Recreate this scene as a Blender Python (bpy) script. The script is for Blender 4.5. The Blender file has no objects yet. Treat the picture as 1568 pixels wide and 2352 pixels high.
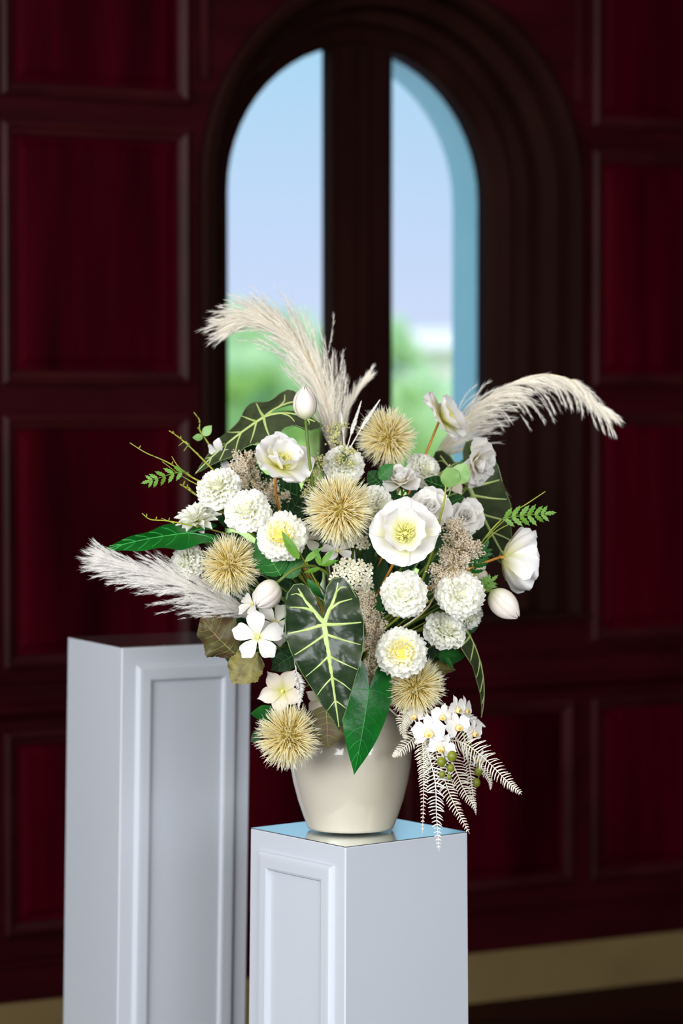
import bpy, math, random
import numpy as np
from mathutils import Vector, Matrix, noise

S = bpy.context.scene
COL = S.collection
PI = math.pi

# ------------------------------------------------------------------ camera
F, CX, CY, EYE = 6500.0, 784.0, 1176.0, 1.7
PITCH = math.atan(256 / F)
cam = bpy.data.cameras.new('camera')
cam_o = bpy.data.objects.new('camera', cam)
COL.objects.link(cam_o)
cam_o.location = (0, 0, EYE)
cam_o.rotation_euler = (PI / 2 - PITCH, 0, 0)
cam.sensor_fit = 'HORIZONTAL'
cam.sensor_width = 24.0
cam.lens = 24.0 * F / 1568.0
cam.dof.use_dof = True
cam.dof.focus_distance = 5.27
cam.dof.aperture_fstop = 2.2
cam.clip_end = 500
S.camera = cam_o

# ------------------------------------------------------------------ world, exposure
S.view_settings.view_transform = 'Standard'
S.view_settings.look = 'None'
S.view_settings.exposure = 0.0
S.view_settings.gamma = 1.0
S.view_settings.use_curve_mapping = False
S.cycles.max_bounces = 14
S.cycles.diffuse_bounces = 8
S.cycles.transparent_max_bounces = 16


def lin(r, g, b):
    def c(v):
        v /= 255.0
        return v / 12.92 if v <= 0.04045 else ((v + 0.055) / 1.055) ** 2.4
    return (c(r), c(g), c(b), 1.0)


W = bpy.data.worlds.new('sky')
S.world = W
W.use_nodes = True
wn, wl = W.node_tree.nodes, W.node_tree.links
bg = wn['Background']
tc = wn.new('ShaderNodeTexCoord')
sx = wn.new('ShaderNodeSeparateXYZ')
wl.new(tc.outputs['Generated'], sx.inputs[0])
rp = wn.new('ShaderNodeValToRGB')
rp.color_ramp.elements[0].position = 0.0
rp.color_ramp.elements[0].color = lin(216, 222, 250)
rp.color_ramp.elements[1].position = 0.14
rp.color_ramp.elements[1].color = lin(168, 214, 242)
e = rp.color_ramp.elements.new(0.06)
e.color = lin(198, 216, 248)
e = rp.color_ramp.elements.new(0.6)
e.color = lin(150, 205, 240)
wl.new(sx.outputs['Z'], rp.inputs[0])
wl.new(rp.outputs[0], bg.inputs[0])
bg.inputs[1].default_value = 1.14

# wall frame: u along the window wall, v out of it into the room
WO = Vector((0, 6.857, 0))
WA = math.atan(0.54)
UD = Vector((math.cos(WA), math.sin(WA), 0))
VD = Vector((math.sin(WA), -math.cos(WA), 0))
K = 1.1333        # size of the room in metres per drawing unit


def wall(u, v, z):
    return (WO + UD * u + VD * v + Vector((0, 0, z))) * K


def area_light(name, loc, target, sx_, sy_, power, color):
    l = bpy.data.lights.new(name, 'AREA')
    l.shape = 'RECTANGLE'
    l.size, l.size_y = sx_ * K, sy_ * K
    l.energy = power * K * K
    l.color = color
    o = bpy.data.objects.new(name, l)
    COL.objects.link(o)
    o.location = loc
    o.rotation_euler = (Vector(target) - Vector(loc)).to_track_quat('-Z', 'Y').to_euler()
    return o


# daylight through the tall windows of the room behind and to the left of the camera
area_light('daylight_left', wall(-5.45, 4.3, 2.15), wall(0, 3.6, 1.2), 4.4, 2.2, 318, (1.0, 0.985, 0.97))
area_light('daylight_behind', wall(-1.6, 8.95, 2.1), wall(-1.2, 0, 1.1), 5.0, 2.2, 325, (0.97, 0.98, 1.0))

# small ceiling downlights of the room, behind the camera
for u_, v_ in ((-3.4, 5.2), (-2.2, 5.6), (-1.0, 5.2), (-4.2, 3.6), (0.4, 4.6)):
    dl = bpy.data.lights.new('downlight', 'POINT')
    dl.energy = 9
    dl.color = (1.0, 0.93, 0.82)
    dl.shadow_soft_size = 0.05
    dlo = bpy.data.objects.new('downlight', dl)
    COL.objects.link(dlo)
    dlo.location = wall(u_, v_, 3.35)

fill_sun = bpy.data.lights.new('fill_sun', 'SUN')  # directional lamp added to brighten the trees and lawn outside
fill_sun.energy = 3.2
fill_sun.angle = math.radians(3)
fill_sun.color = (1.0, 0.97, 0.88)
fill_sun_o = bpy.data.objects.new('fill_sun', fill_sun)
COL.objects.link(fill_sun_o)
fill_sun_o.location = wall(0, 6, 8)
fill_sun_o.rotation_euler = (-VD * 0.5 + UD * 0.1 + Vector((0, 0, -0.86))).to_track_quat('-Z', 'Y').to_euler()

# ------------------------------------------------------------------ materials
def mat(name, color, rough=0.5, **k):
    m = bpy.data.materials.new(name)
    m.use_nodes = True
    nt = m.node_tree
    b = nt.nodes['Principled BSDF']
    b.inputs['Base Color'].default_value = color
    b.inputs['Roughness'].default_value = rough
    b.inputs['Specular IOR Level'].default_value = k.get('spec', 0.5)
    b.inputs['Metallic'].default_value = k.get('metal', 0.0)
    if k.get('coat'):
        b.inputs['Coat Weight'].default_value = k['coat']
        b.inputs['Coat Roughness'].default_value = k.get('coat_rough', 0.08)
    src = None
    if k.get('ramp'):      # colour along the 't' attribute of the mesh (base to tip)
        at = nt.nodes.new('ShaderNodeAttribute')
        at.attribute_name = 't'
        cr = nt.nodes.new('ShaderNodeValToRGB')
        st = k['ramp']
        cr.color_ramp.elements[0].position, cr.color_ramp.elements[0].color = st[0]
        cr.color_ramp.elements[1].position, cr.color_ramp.elements[1].color = st[-1]
        for p_, c_ in st[1:-1]:
            cr.color_ramp.elements.new(p_).color = c_
        nt.links.new(at.outputs['Fac'], cr.inputs[0])
        src = cr.outputs[0]
    if k.get('noise'):     # (scale vector, amount, second colour)
        scale, amt, c2 = k['noise']
        tcn = nt.nodes.new('ShaderNodeTexCoord')
        mp = nt.nodes.new('ShaderNodeMapping')
        mp.inputs['Scale'].default_value = scale
        nz = nt.nodes.new('ShaderNodeTexNoise')
        nz.inputs['Scale'].default_value = 1.0
        nz.inputs['Detail'].default_value = 5.0
        nt.links.new(tcn.outputs['Object'], mp.inputs[0])
        nt.links.new(mp.outputs[0], nz.inputs[0])
        mr = nt.nodes.new('ShaderNodeMapRange')
        mr.inputs['From Min'].default_value = 0.35
        mr.inputs['From Max'].default_value = 0.65
        mr.inputs['To Max'].default_value = amt
        nt.links.new(nz.outputs['Fac'], mr.inputs['Value'])
        mx = nt.nodes.new('ShaderNodeMix')
        mx.data_type = 'RGBA'
        if src is not None:
            nt.links.new(src, mx.inputs['A'])
        else:
            mx.inputs['A'].default_value = color
        mx.inputs['B'].default_value = c2
        nt.links.new(mr.outputs[0], mx.inputs['Factor'])
        src = mx.outputs['Result']
    if src is not None:
        nt.links.new(src, b.inputs['Base Color'])
    if k.get('bump'):
        bs, bd = k['bump']
        tcn = nt.nodes.new('ShaderNodeTexCoord')
        nz = nt.nodes.new('ShaderNodeTexNoise')
        nz.inputs['Scale'].default_value = bs
        nz.inputs['Detail'].default_value = 3.0
        nt.links.new(tcn.outputs['Object'], nz.inputs[0])
        bp = nt.nodes.new('ShaderNodeBump')
        bp.inputs['Strength'].default_value = 1.0
        bp.inputs['Distance'].default_value = bd
        nt.links.new(nz.outputs['Fac'], bp.inputs['Height'])
        nt.links.new(bp.outputs[0], b.inputs['Normal'])
    if k.get('translucent'):
        out = nt.nodes['Material Output']
        tr = nt.nodes.new('ShaderNodeBsdfTranslucent')
        if src is not None:
            nt.links.new(src, tr.inputs['Color'])
        else:
            tr.inputs['Color'].default_value = color
        ms = nt.nodes.new('ShaderNodeMixShader')
        ms.inputs[0].default_value = k['translucent']
        nt.links.new(b.outputs[0], ms.inputs[1])
        nt.links.new(tr.outputs[0], ms.inputs[2])
        nt.links.new(ms.outputs[0], out.inputs['Surface'])
    return m


wood_red = mat('mahogany_panel', lin(57, 1, 11), 0.55, spec=0.012, noise=((7, 7, 0.6), 1.0, lin(29, 0, 6)))
wood_rail = mat('mahogany_rail', lin(44, 5, 10), 0.5, spec=0.03, noise=((3, 3, 12), 1.0, lin(33, 3, 7)))
wood_mould = mat('mahogany_moulding', lin(50, 14, 16), 0.36, spec=0.07, noise=((5, 5, 5), 1.0, lin(38, 9, 11)))
wood_dark = mat('dark_window_wood', lin(32, 14, 10), 0.55, spec=0.02, noise=((6, 6, 1.5), 1.0, lin(24, 8, 7)))
beige = mat('beige_stone', lin(106, 90, 58), 0.6, spec=0.15, noise=((4, 4, 4), 0.7, lin(94, 78, 48)))
floor_m = mat('dark_red_floorboard', lin(46, 10, 8), 0.5, spec=0.03, noise=((1.2, 14, 4), 1.0, lin(24, 6, 5)))
plaster = mat('ceiling_plaster', lin(200, 190, 178), 0.8, bump=(60, 0.0005))
teal = mat('teal_outer_plaster', lin(176, 226, 232), 0.7, noise=((5, 5, 5), 0.7, lin(166, 218, 226)))
white_lac = mat('white_lacquer', lin(194, 201, 211), 0.42, noise=((2, 2, 1), 0.5, lin(188, 195, 206)))
gloss_top = mat('polished_white_top', lin(238, 250, 250), 0.2, metal=0.95, coat=1.0, coat_rough=0.14)
ceramic = mat('cream_glaze', lin(192, 187, 176), 0.3, coat=1.0, coat_rough=0.04, noise=((7, 7, 3), 0.45, lin(194, 185, 160)))
grass_m = mat('lawn', lin(212, 228, 132), 0.9, spec=0.1, noise=((0.4, 0.4, 1), 1.0, lin(220, 234, 148)))
leaf_hazy = mat('hazed_foliage', lin(188, 210, 170), 0.9, spec=0.1, noise=((0.6, 0.6, 0.6), 1.0, lin(166, 198, 160)))  # outdoor haze and overexposure painted in as a paler leaf colour
bark = mat('bark', lin(90, 74, 56), 0.9, noise=((8, 8, 2), 1.0, lin(66, 54, 40)))
house_m = mat('pale_render', lin(250, 236, 236), 0.8, noise=((1, 1, 1), 0.4, lin(240, 226, 224)))
house_d = mat('house_trim', lin(150, 140, 138), 0.7, noise=((2, 2, 2), 0.5, lin(128, 120, 118)))

carn = mat('cream_white_petal', lin(244, 245, 238), 0.6, translucent=0.34, spec=0.15,
           ramp=[(0.0, lin(226, 228, 186)), (0.4, lin(242, 243, 228)), (1.0, lin(248, 249, 245))])
carn_y = mat('yellow_hearted_petal', lin(246, 246, 238), 0.6, translucent=0.34, spec=0.15,
             ramp=[(0.0, lin(244, 230, 100)), (0.5, lin(248, 244, 186)), (1.0, lin(249, 249, 240))])
heart_m = mat('cream_heart', lin(236, 238, 205), 0.7, translucent=0.2, noise=((80, 80, 80), 0.6, lin(226, 230, 186)))
heart_y = mat('yellow_heart', lin(250, 236, 110), 0.7, translucent=0.2, noise=((80, 80, 80), 0.6, lin(244, 224, 70)))
peony = mat('silky_white_petal', lin(248, 248, 248), 0.5, translucent=0.28, spec=0.25, bump=(90, 0.0007),
            ramp=[(0.0, lin(228, 228, 110)), (0.38, lin(246, 244, 196)), (0.66, lin(251, 250, 247)), (1.0, lin(250, 250, 252))])
peony_w = mat('pleated_white_petal', lin(248, 248, 248), 0.5, translucent=0.25, spec=0.25, bump=(90, 0.0007),
              ramp=[(0.0, lin(236, 236, 150)), (0.25, lin(248, 247, 222)), (0.5, lin(251, 250, 247)), (1.0, lin(250, 250, 252))])
rose_m = mat('rose_white_petal', lin(246, 245, 244), 0.55, translucent=0.42, spec=0.2, bump=(70, 0.0005),
             ramp=[(0.0, lin(238, 228, 170)), (0.35, lin(247, 244, 234)), (1.0, lin(250, 250, 250))])
tulip_m = mat('blush_white_petal', lin(244, 236, 232), 0.45, spec=0.35, translucent=0.12, noise=((60, 60, 8), 0.5, lin(226, 214, 206)),
              ramp=[(0.0, lin(186, 204, 130)), (0.32, lin(236, 232, 218)), (1.0, lin(240, 232, 228))])
bloss = mat('pure_white_petal', lin(244, 244, 246), 0.5, translucent=0.2, spec=0.2, bump=(60, 0.0006),
            ramp=[(0.0, lin(216, 220, 130)), (0.22, lin(240, 240, 228)), (1.0, lin(243, 243, 245))])
cream_bl = mat('ivory_petal', lin(240, 228, 218), 0.5, translucent=0.25, spec=0.3,
               ramp=[(0.0, lin(214, 214, 120)), (0.45, lin(240, 232, 214)), (1.0, lin(242, 230, 224))])
orchid_m = mat('orchid_petal', lin(250, 249, 248), 0.45, translucent=0.2, spec=0.3,
               ramp=[(0.0, lin(244, 232, 190)), (0.25, lin(249, 247, 242)), (1.0, lin(251, 250, 252))])
lip_m = mat('orchid_lip', lin(226, 150, 40), 0.45, spec=0.3,
            ramp=[(0.0, lin(206, 92, 20)), (0.4, lin(236, 178, 60)), (1.0, lin(242, 236, 176))])
stamen_m = mat('stamen_yellow_green', lin(222, 220, 110), 0.6, ramp=[(0.0, lin(190, 200, 80)), (1.0, lin(240, 234, 150))])
puff_m = mat('cream_yellow_filament', lin(252, 244, 214), 0.6, translucent=0.42, spec=0.15,
             ramp=[(0.0, lin(226, 206, 92)), (0.3, lin(254, 244, 188)), (0.6, lin(255, 252, 226)), (1.0, lin(255, 255, 248))])
puff_core = mat('olive_core', lin(196, 184, 96), 0.8, noise=((60, 60, 60), 1.0, lin(160, 154, 70)))
pampas_m = mat('pampas_plume', lin(254, 250, 242), 0.7, translucent=0.45, spec=0.05,
               ramp=[(0.0, lin(254, 250, 240)), (1.0, lin(255, 254, 250))])
pampas_w = mat('bleached_plume', lin(255, 254, 252), 0.7, translucent=0.45, spec=0.05,
               ramp=[(0.0, lin(255, 253, 249)), (1.0, lin(255, 255, 255))])
straw = mat('straw_stem', lin(236, 222, 186), 0.7, noise=((30, 30, 6), 0.6, lin(220, 202, 160)))
bead_m = mat('cream_bead_flower', lin(255, 251, 240), 0.35, spec=0.5, translucent=0.45, noise=((45, 45, 45), 0.8, lin(255, 244, 224)))
white_fern_m = mat('bleached_fern', lin(255, 255, 252), 0.65, translucent=0.35, spec=0.15)
cream_fern_m = mat('cream_fern', lin(255, 252, 240), 0.65, translucent=0.35, spec=0.15)
alo_m = mat('alocasia_blade', lin(40, 58, 34), 0.25, spec=0.42, bump=(22, 0.003), noise=((30, 30, 30), 1.0, lin(28, 46, 28)))
alo_flat = mat('alocasia_matt_blade', lin(66, 76, 48), 0.45, spec=0.3, bump=(50, 0.0008), noise=((40, 40, 40), 1.0, lin(50, 60, 40)))
alo_vein = mat('alocasia_vein', lin(186, 205, 130), 0.4, noise=((40, 40, 40), 0.7, lin(166, 190, 108)))
alo_edge = mat('alocasia_rim', lin(96, 122, 70), 0.4)
anth_m = mat('anthurium_blade', lin(6, 100, 26), 0.3, spec=0.4, bump=(40, 0.0012), noise=((20, 20, 20), 1.0, lin(3, 78, 22)))
anth_vein = mat('anthurium_vein', lin(44, 146, 62), 0.35, noise=((20, 20, 20), 0.5, lin(30, 130, 52)))
grn_m = mat('rose_leaf_green', lin(36, 104, 36), 0.45, spec=0.3, translucent=0.12, noise=((40, 40, 40), 1.0, lin(24, 84, 30)), bump=(120, 0.0006))
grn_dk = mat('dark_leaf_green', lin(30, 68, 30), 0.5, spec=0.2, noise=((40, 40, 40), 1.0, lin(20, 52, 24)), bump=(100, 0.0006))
grn_lt = mat('light_leaf_green', lin(136, 176, 104), 0.45, translucent=0.15, noise=((40, 40, 40), 1.0, lin(116, 160, 88)))
grn_vein = mat('leaf_vein_green', lin(96, 156, 80), 0.45)
fern_g = mat('fresh_fern_green', lin(106, 152, 44), 0.5, translucent=0.15, noise=((60, 60, 60), 1.0, lin(72, 128, 36)))
olive_stem = mat('yellow_green_twig', lin(168, 168, 48), 0.5, noise=((50, 50, 10), 1.0, lin(128, 148, 52)))
stem_g = mat('green_stem', lin(110, 130, 42), 0.5, noise=((40, 40, 8), 1.0, lin(76, 104, 38)))
stem_o = mat('orange_stem', lin(200, 134, 48), 0.5, noise=((40, 40, 8), 1.0, lin(176, 122, 40)))
brown_leaf = mat('antique_leaf', lin(82, 82, 46), 0.5, spec=0.3, noise=((38, 38, 38), 1.0, lin(86, 62, 46)), bump=(60, 0.0012))
olive_leaf = mat('mottled_olive_leaf', lin(136, 130, 74), 0.5, spec=0.3, noise=((40, 40, 40), 1.0, lin(84, 74, 44)), bump=(60, 0.0012))
brown_vein = mat('antique_vein', lin(140, 142, 74), 0.5)
berry_m = mat('olive_bud', lin(132, 138, 34), 0.4, noise=((80, 80, 80), 1.0, lin(108, 120, 26)))
seed_m = mat('seed_head', lin(240, 238, 184), 0.7, translucent=0.2, noise=((90, 90, 90), 1.0, lin(212, 212, 140)))
eye_m = mat('floret_eye', lin(236, 220, 130), 0.5)
floret_m = mat('floret_petal', lin(246, 244, 226), 0.55, translucent=0.2, noise=((50, 50, 50), 0.5, lin(238, 236, 206)))
glass_m = bpy.data.materials.new('clear_glass')
glass_m.use_nodes = True
_g = glass_m.node_tree
_o = _g.nodes['Material Output']
_g.nodes.remove(_g.nodes['Principled BSDF'])
_t = _g.nodes.new('ShaderNodeBsdfTransparent')
_t.inputs[0].default_value = (0.96, 0.985, 0.98, 1)
_gl = _g.nodes.new('ShaderNodeBsdfGlossy')
_gl.inputs['Roughness'].default_value = 0.02
_fr = _g.nodes.new('ShaderNodeFresnel')
_fr.inputs[0].default_value = 1.45
_mx = _g.nodes.new('ShaderNodeMixShader')
_g.links.new(_fr.outputs[0], _mx.inputs[0])
_g.links.new(_t.outputs[0], _mx.inputs[1])
_g.links.new(_gl.outputs[0], _mx.inputs[2])
_g.links.new(_mx.outputs[0], _o.inputs['Surface'])

# ------------------------------------------------------------------ helpers
CP, SP = math.cos(PITCH), math.sin(PITCH)


def P(px, py, d):
    """The world point at depth d (metres along +Y) that the photograph shows at (px, py)."""
    x, y = (px - CX) / F, (CY - py) / F
    dy, dz = CP + y * SP, -SP + y * CP
    k = d / dy
    return Vector((x * k, d, EYE + dz * k))


MX = 5.46 / F          # metres per photo pixel at the bouquet


class MB:
    def __init__(s):
        s.v, s.f, s.t, s.mi = [], [], [], []

    def add(s, v, f, t=None, mi=0):
        n = len(s.v)
        s.v.extend([tuple(p) for p in v])
        s.f.extend([tuple(i + n for i in q) for q in f])
        s.t.extend(t if t is not None else [1.0] * len(v))
        s.mi.extend([mi] * len(f))

    def box(s, a, b):
        (x0, y0, z0), (x1, y1, z1) = a, b
        s.add([(x0, y0, z0), (x1, y0, z0), (x1, y1, z0), (x0, y1, z0), (x0, y0, z1), (x1, y0, z1), (x1, y1, z1), (x0, y1, z1)],
              [(0, 3, 2, 1), (4, 5, 6, 7), (0, 1, 5, 4), (1, 2, 6, 5), (2, 3, 7, 6), (3, 0, 4, 7)])

    def tube(s, pts, r, n=6, t0=0.0, t1=1.0, cap=True):
        pts = [Vector(p) for p in pts]
        m = len(pts)
        rr = r if isinstance(r, (list, tuple)) else [r] * m
        vs, ts = [], []
        up = Vector((0.3, 0.5, 0.81))
        for i, p in enumerate(pts):
            tg = (pts[min(i + 1, m - 1)] - pts[max(i - 1, 0)])
            if tg.length < 1e-9:
                tg = Vector((0, 0, 1))
            tg.normalize()
            a = tg.cross(up)
            if a.length < 1e-3:
                a = tg.cross(Vector((1, 0, 0)))
            a.normalize()
            b = tg.cross(a)
            up = b.cross(tg) if False else up
            for k in range(n):
                w = 2 * PI * k / n
                vs.append(p + (a * math.cos(w) + b * math.sin(w)) * rr[i])
                ts.append(t0 + (t1 - t0) * i / max(1, m - 1))
        fs = [(i * n + k, i * n + (k + 1) % n, (i + 1) * n + (k + 1) % n, (i + 1) * n + k) for i in range(m - 1) for k in range(n)]
        if cap:
            fs.append(tuple(range(n - 1, -1, -1)))
            fs.append(tuple((m - 1) * n + k for k in range(n)))
        s.add(vs, fs, ts)

    def ball(s, c, r, n=8, m=6, sq=(1, 1, 1), mi=0):
        c = Vector(c)
        vs = [c + Vector((0, 0, -r * sq[2]))]
        for i in range(1, m):
            a = PI * i / m
            for k in range(n):
                w = 2 * PI * k / n
                vs.append(c + Vector((r * sq[0] * math.sin(a) * math.cos(w), r * sq[1] * math.sin(a) * math.sin(w), -r * sq[2] * math.cos(a))))
        vs.append(c + Vector((0, 0, r * sq[2])))
        L = len(vs) - 1
        fs = [(0, 1 + (k + 1) % n, 1 + k) for k in range(n)]
        for i in range(m - 2):
            b0 = 1 + i * n
            fs += [(b0 + k, b0 + (k + 1) % n, b0 + n + (k + 1) % n, b0 + n + k) for k in range(n)]
        b0 = 1 + (m - 2) * n
        fs += [(b0 + k, b0 + (k + 1) % n, L) for k in range(n)]
        s.add(vs, fs, None, mi)

    def mesh(s, name, mats, smooth=True):
        me = bpy.data.meshes.new(name)
        me.from_pydata(s.v, [], s.f)
        for m in (mats if isinstance(mats, (list, tuple)) else [mats]):
            me.materials.append(m)
        if any(s.mi):
            me.polygons.foreach_set('material_index', s.mi)
        if smooth:
            me.polygons.foreach_set('use_smooth', [True] * len(me.polygons))
        at = me.attributes.new('t', 'FLOAT', 'POINT')
        at.data.foreach_set('value', s.t)
        me.update()
        return me


def place(name, me, parent=None, mtx=None):
    o = bpy.data.objects.new(name, me)
    COL.objects.link(o)
    if parent is not None:
        o.parent = parent
    if mtx is not None:
        o.matrix_local = mtx
    return o


def thing(name, label, cat, mtx=None, group=None):
    o = bpy.data.objects.new(name, None)
    o.empty_display_size = 0.03
    COL.objects.link(o)
    if mtx is not None:
        o.matrix_world = mtx
    o['label'], o['category'] = label, cat
    if group:
        o['group'] = group
    return o


def struct(o):
    o['kind'] = 'structure'
    return o


def frame(loc, face, roll=0.0):
    q = Vector(face).normalized().to_track_quat('Z', 'Y').to_matrix()
    return Matrix.Translation(Vector(loc)) @ (q @ Matrix.Rotation(roll, 3, 'Z')).to_4x4()


def bezier(p0, p1, p2, p3, n=12):
    r = []
    for i in range(n + 1):
        t = i / n
        a = 1 - t
        r.append(p0 * a ** 3 + p1 * 3 * a * a * t + p2 * 3 * a * t * t + p3 * t ** 3)
    return r


def smooth_path(pts, n=40):
    """Catmull-Rom through the points."""
    pts = [Vector(p) for p in pts]
    ext = [pts[0] * 2 - pts[1]] + pts + [pts[-1] * 2 - pts[-2]]
    out = []
    segs = len(pts) - 1
    for i in range(n + 1):
        x = i / n * segs
        k = min(int(x), segs - 1)
        t = x - k
        a, b, c, d = ext[k:k + 4]
        out.append(0.5 * (b * 2 + (c - a) * t + (a * 2 - b * 5 + c * 4 - d) * t * t + (b * 3 - a - c * 3 + d) * t ** 3))
    return out


VASE = Vector((0.0177, 5.46, 0.872))
MOUTH = VASE + Vector((0, 0, 0.262))
rs = random.Random(5)


def stem_pts(p0, back, bulge=0.3):
    """From a bloom base p0, leaving along 'back', into the vase mouth."""
    a = rs.uniform(0, 2 * PI)
    r = rs.uniform(0.008, 0.04)
    m = MOUTH + Vector((r * math.cos(a), r * math.sin(a), 0))
    end = m + Vector((-(m.x - VASE.x) * 0.3, -(m.y - VASE.y) * 0.3, -0.16))
    d = (p0 - m).length
    top = m + Vector((0, 0, max(0.03, d * 0.35)))
    b = Vector(back).normalized()
    c = bezier(p0, p0 + b * d * bulge, top, m, 12)
    return c + [m.lerp(end, 0.5), end]


def add_stem(t, p0, back, m, r=0.0022, bulge=0.3, name='stem'):
    inv = t.matrix_world.inverted()
    mb = MB()
    pts = stem_pts(Vector(p0), back, bulge)
    mb.tube([inv @ p for p in pts], [r * 1.0] * len(pts), 6)
    return place(name, mb.mesh(name, m), t)


# ------------------------------------------------------------------ large structure
def wbox(mb, u0, u1, v0, v1, z0, z1):
    pts = [wall(u, v, z) for z in (z0, z1) for u, v in ((u0, v0), (u1, v0), (u1, v1), (u0, v1))]
    mb.add(pts, [(0, 1, 2, 3), (7, 6, 5, 4), (0, 4, 5, 1), (1, 5, 6, 2), (2, 6, 7, 3), (3, 7, 4, 0)])


UC, ZS = 0.1526, 2.011           # window centre line and spring line of the arch
ZB = 0.96                          # underside of the opening
R_OPEN = 0.50                     # half width of the opening in the wall
CEIL = 3.5
U0, U1, V1 = -5.5, 4.2, 9.0


def arch_profile(hw, n=28, z_low=ZB):
    """Outline of the arched opening, from lower left over the arch to lower right."""
    pts = [(UC - hw, z_low)]
    for i in range(n + 1):
        a = PI - PI * i / n
        pts.append((UC + hw * math.cos(a), ZS + hw * math.sin(a)))
    pts.append((UC + hw, z_low))
    return pts


def arch_band(mb, profile, closed_bottom=False, n=28):
    """Sweep a (half width, v) profile round the arch."""
    rows = []
    for hw, v in profile:
        rows.append([wall(u, v, z) for u, z in arch_profile(hw, n)])
    m = len(rows[0])
    vs = [p for r in rows for p in r]
    fs = [(i * m + k, i * m + k + 1, (i + 1) * m + k + 1, (i + 1) * m + k) for i in range(len(rows) - 1) for k in range(m - 1)]
    mb.add(vs, fs)


mb = MB()
T = -0.36
wbox(mb, U0 - 0.2, UC - R_OPEN, T, 0, -0.3, CEIL)
wbox(mb, UC + R_OPEN, U1 + 0.2, T, 0, -0.3, CEIL)
wbox(mb, UC - R_OPEN, UC + R_OPEN, T, 0, -0.3, ZB)
op = arch_profile(R_OPEN)[1:-1]
for (ua, za), (ub, zb) in zip(op[:-1], op[1:]):
    pts = [wall(ua, 0, za), wall(ub, 0, zb), wall(ub, 0, CEIL), wall(ua, 0, CEIL), wall(ua, T, za), wall(ub, T, zb), wall(ub, T, CEIL), wall(ua, T, CEIL)]
    mb.add(pts, [(0, 1, 2, 3), (7, 6, 5, 4), (0, 4, 5, 1)])
w_back = struct(place('wall_back', mb.mesh('wall_back', wood_rail, False)))


def panel(u0, u1, z0, z1, mould=True):
    """A fielded mahogany panel with its raised frame moulding."""
    mb = MB()
    wbox(mb, u0 + 0.03, u1 - 0.03, -0.002, 0.004, z0 + 0.03, z1 - 0.03)
    pts = [(u0 + 0.045, 0.004, z0 + 0.045), (u1 - 0.045, 0.004, z0 + 0.045), (u1 - 0.045, 0.004, z1 - 0.045), (u0 + 0.045, 0.004, z1 - 0.045),
           (u0 + 0.062, 0.011, z0 + 0.062), (u1 - 0.062, 0.011, z0 + 0.062), (u1 - 0.062, 0.011, z1 - 0.062), (u0 + 0.062, 0.011, z1 - 0.062)]
    mb.add([wall(*p) for p in pts], [(4, 5, 6, 7), (0, 1, 5, 4), (1, 2, 6, 5), (2, 3, 7, 6), (3, 0, 4, 7)])
    p = place('panel', mb.mesh('panel', wood_red, False), w_back)
    mb = MB()
    prof = [(0.0, 0.0), (0.002, 0.016), (0.012, 0.022), (0.02, 0.015), (0.03, 0.012), (0.034, 0.003)]
    rows = []
    for ins, v in prof:
        rows.append([wall(u0 + ins, v, z0 + ins), wall(u1 - ins, v, z0 + ins), wall(u1 - ins, v, z1 - ins), wall(u0 + ins, v, z1 - ins)])
    vs = [q for r in rows for q in r]
    mb.add(vs, [(i * 4 + k, i * 4 + (k + 1) % 4, (i + 1) * 4 + (k + 1) % 4, (i + 1) * 4 + k) for i in range(len(prof) - 1) for k in range(4)])
    place('moulding', mb.mesh('moulding', wood_mould, False), p)


rows_z = [(0.27, 0.745), (0.885, 1.468), (1.535, 2.135), (2.19, 2.78), (2.84, 3.4)]
cols = [(-0.882, -0.408), (0.715, 1.19), (-1.42, -0.95), (-1.96, -1.49), (1.26, 1.73)]
for (a, b) in cols:
    for z0, z1 in rows_z:
        panel(a, b, z0, z1)
for (a, b) in ((-0.36, 0.135), (0.17, 0.665)):
    panel(a, b, 0.27, 0.745)
# thin upright beads beside the window and the rails
for u in (-0.372, 0.672):
    mb = MB()
    wbox(mb, u - 0.009, u + 0.009, 0, 0.014, 2.25, 3.4)
    place('upright_bead', mb.mesh('upright_bead', wood_mould, False), w_back)
mb = MB()
prof = [(0.775, 0), (0.775, 0.02), (0.79, 0.032), (0.80, 0.03), (0.81, 0.016), (0.852, 0.014), (0.858, 0.022), (0.866, 0.02), (0.87, 0)]
n = len(prof)
for ua, ub in ((U0, U1),):
    vs = [wall(u, v, z) for u in (ua, ub) for z, v in prof]
    mb.add(vs, [(i, i + 1, n + i + 1, n + i) for i in range(n - 1)])
place('dado_rail', mb.mesh('dado_rail', wood_rail, False), w_back)
mb = MB()
wbox(mb, U0, U1, 0, 0.016, 0.122, 0.205)
wbox(mb, U0, U1, 0, 0.026, 0.205, 0.218)
place('plinth_board', mb.mesh('plinth_board', wood_rail, False), w_back)
mb = MB()
wbox(mb, U0, U1, 0, 0.029, -0.02, 0.122)
struct(place('baseboard_back', mb.mesh('baseboard_back', beige, False)))

# window: stepped arch casing, two sashes, two panes, outer reveal
GV, GR = -0.20, 0.371
mb = MB()
arch_band(mb, [(0.535, 0.0), (0.535, 0.02), (0.524, 0.027), (0.505, 0.02), (0.497, 0.008), (0.497, -0.05), (0.490, -0.058), (0.458, -0.07), (0.455, -0.125),
               (0.45, -0.13), (0.424, -0.138), (0.416, -0.168)])
trim = struct(place('trim_1', mb.mesh('trim_1', wood_dark, False)))
win = bpy.data.objects.new('window_1', None)
COL.objects.link(win)
win.matrix_world = Matrix.Translation(wall(UC, GV, ZB))
struct(win)
winv = win.matrix_world.inverted()


def wpart(name, mb, m, parent=win, smooth=False):
    mb.v = [tuple(winv @ Vector(p)) for p in mb.v]
    return place(name, mb.mesh(name, m, smooth), parent)


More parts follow.
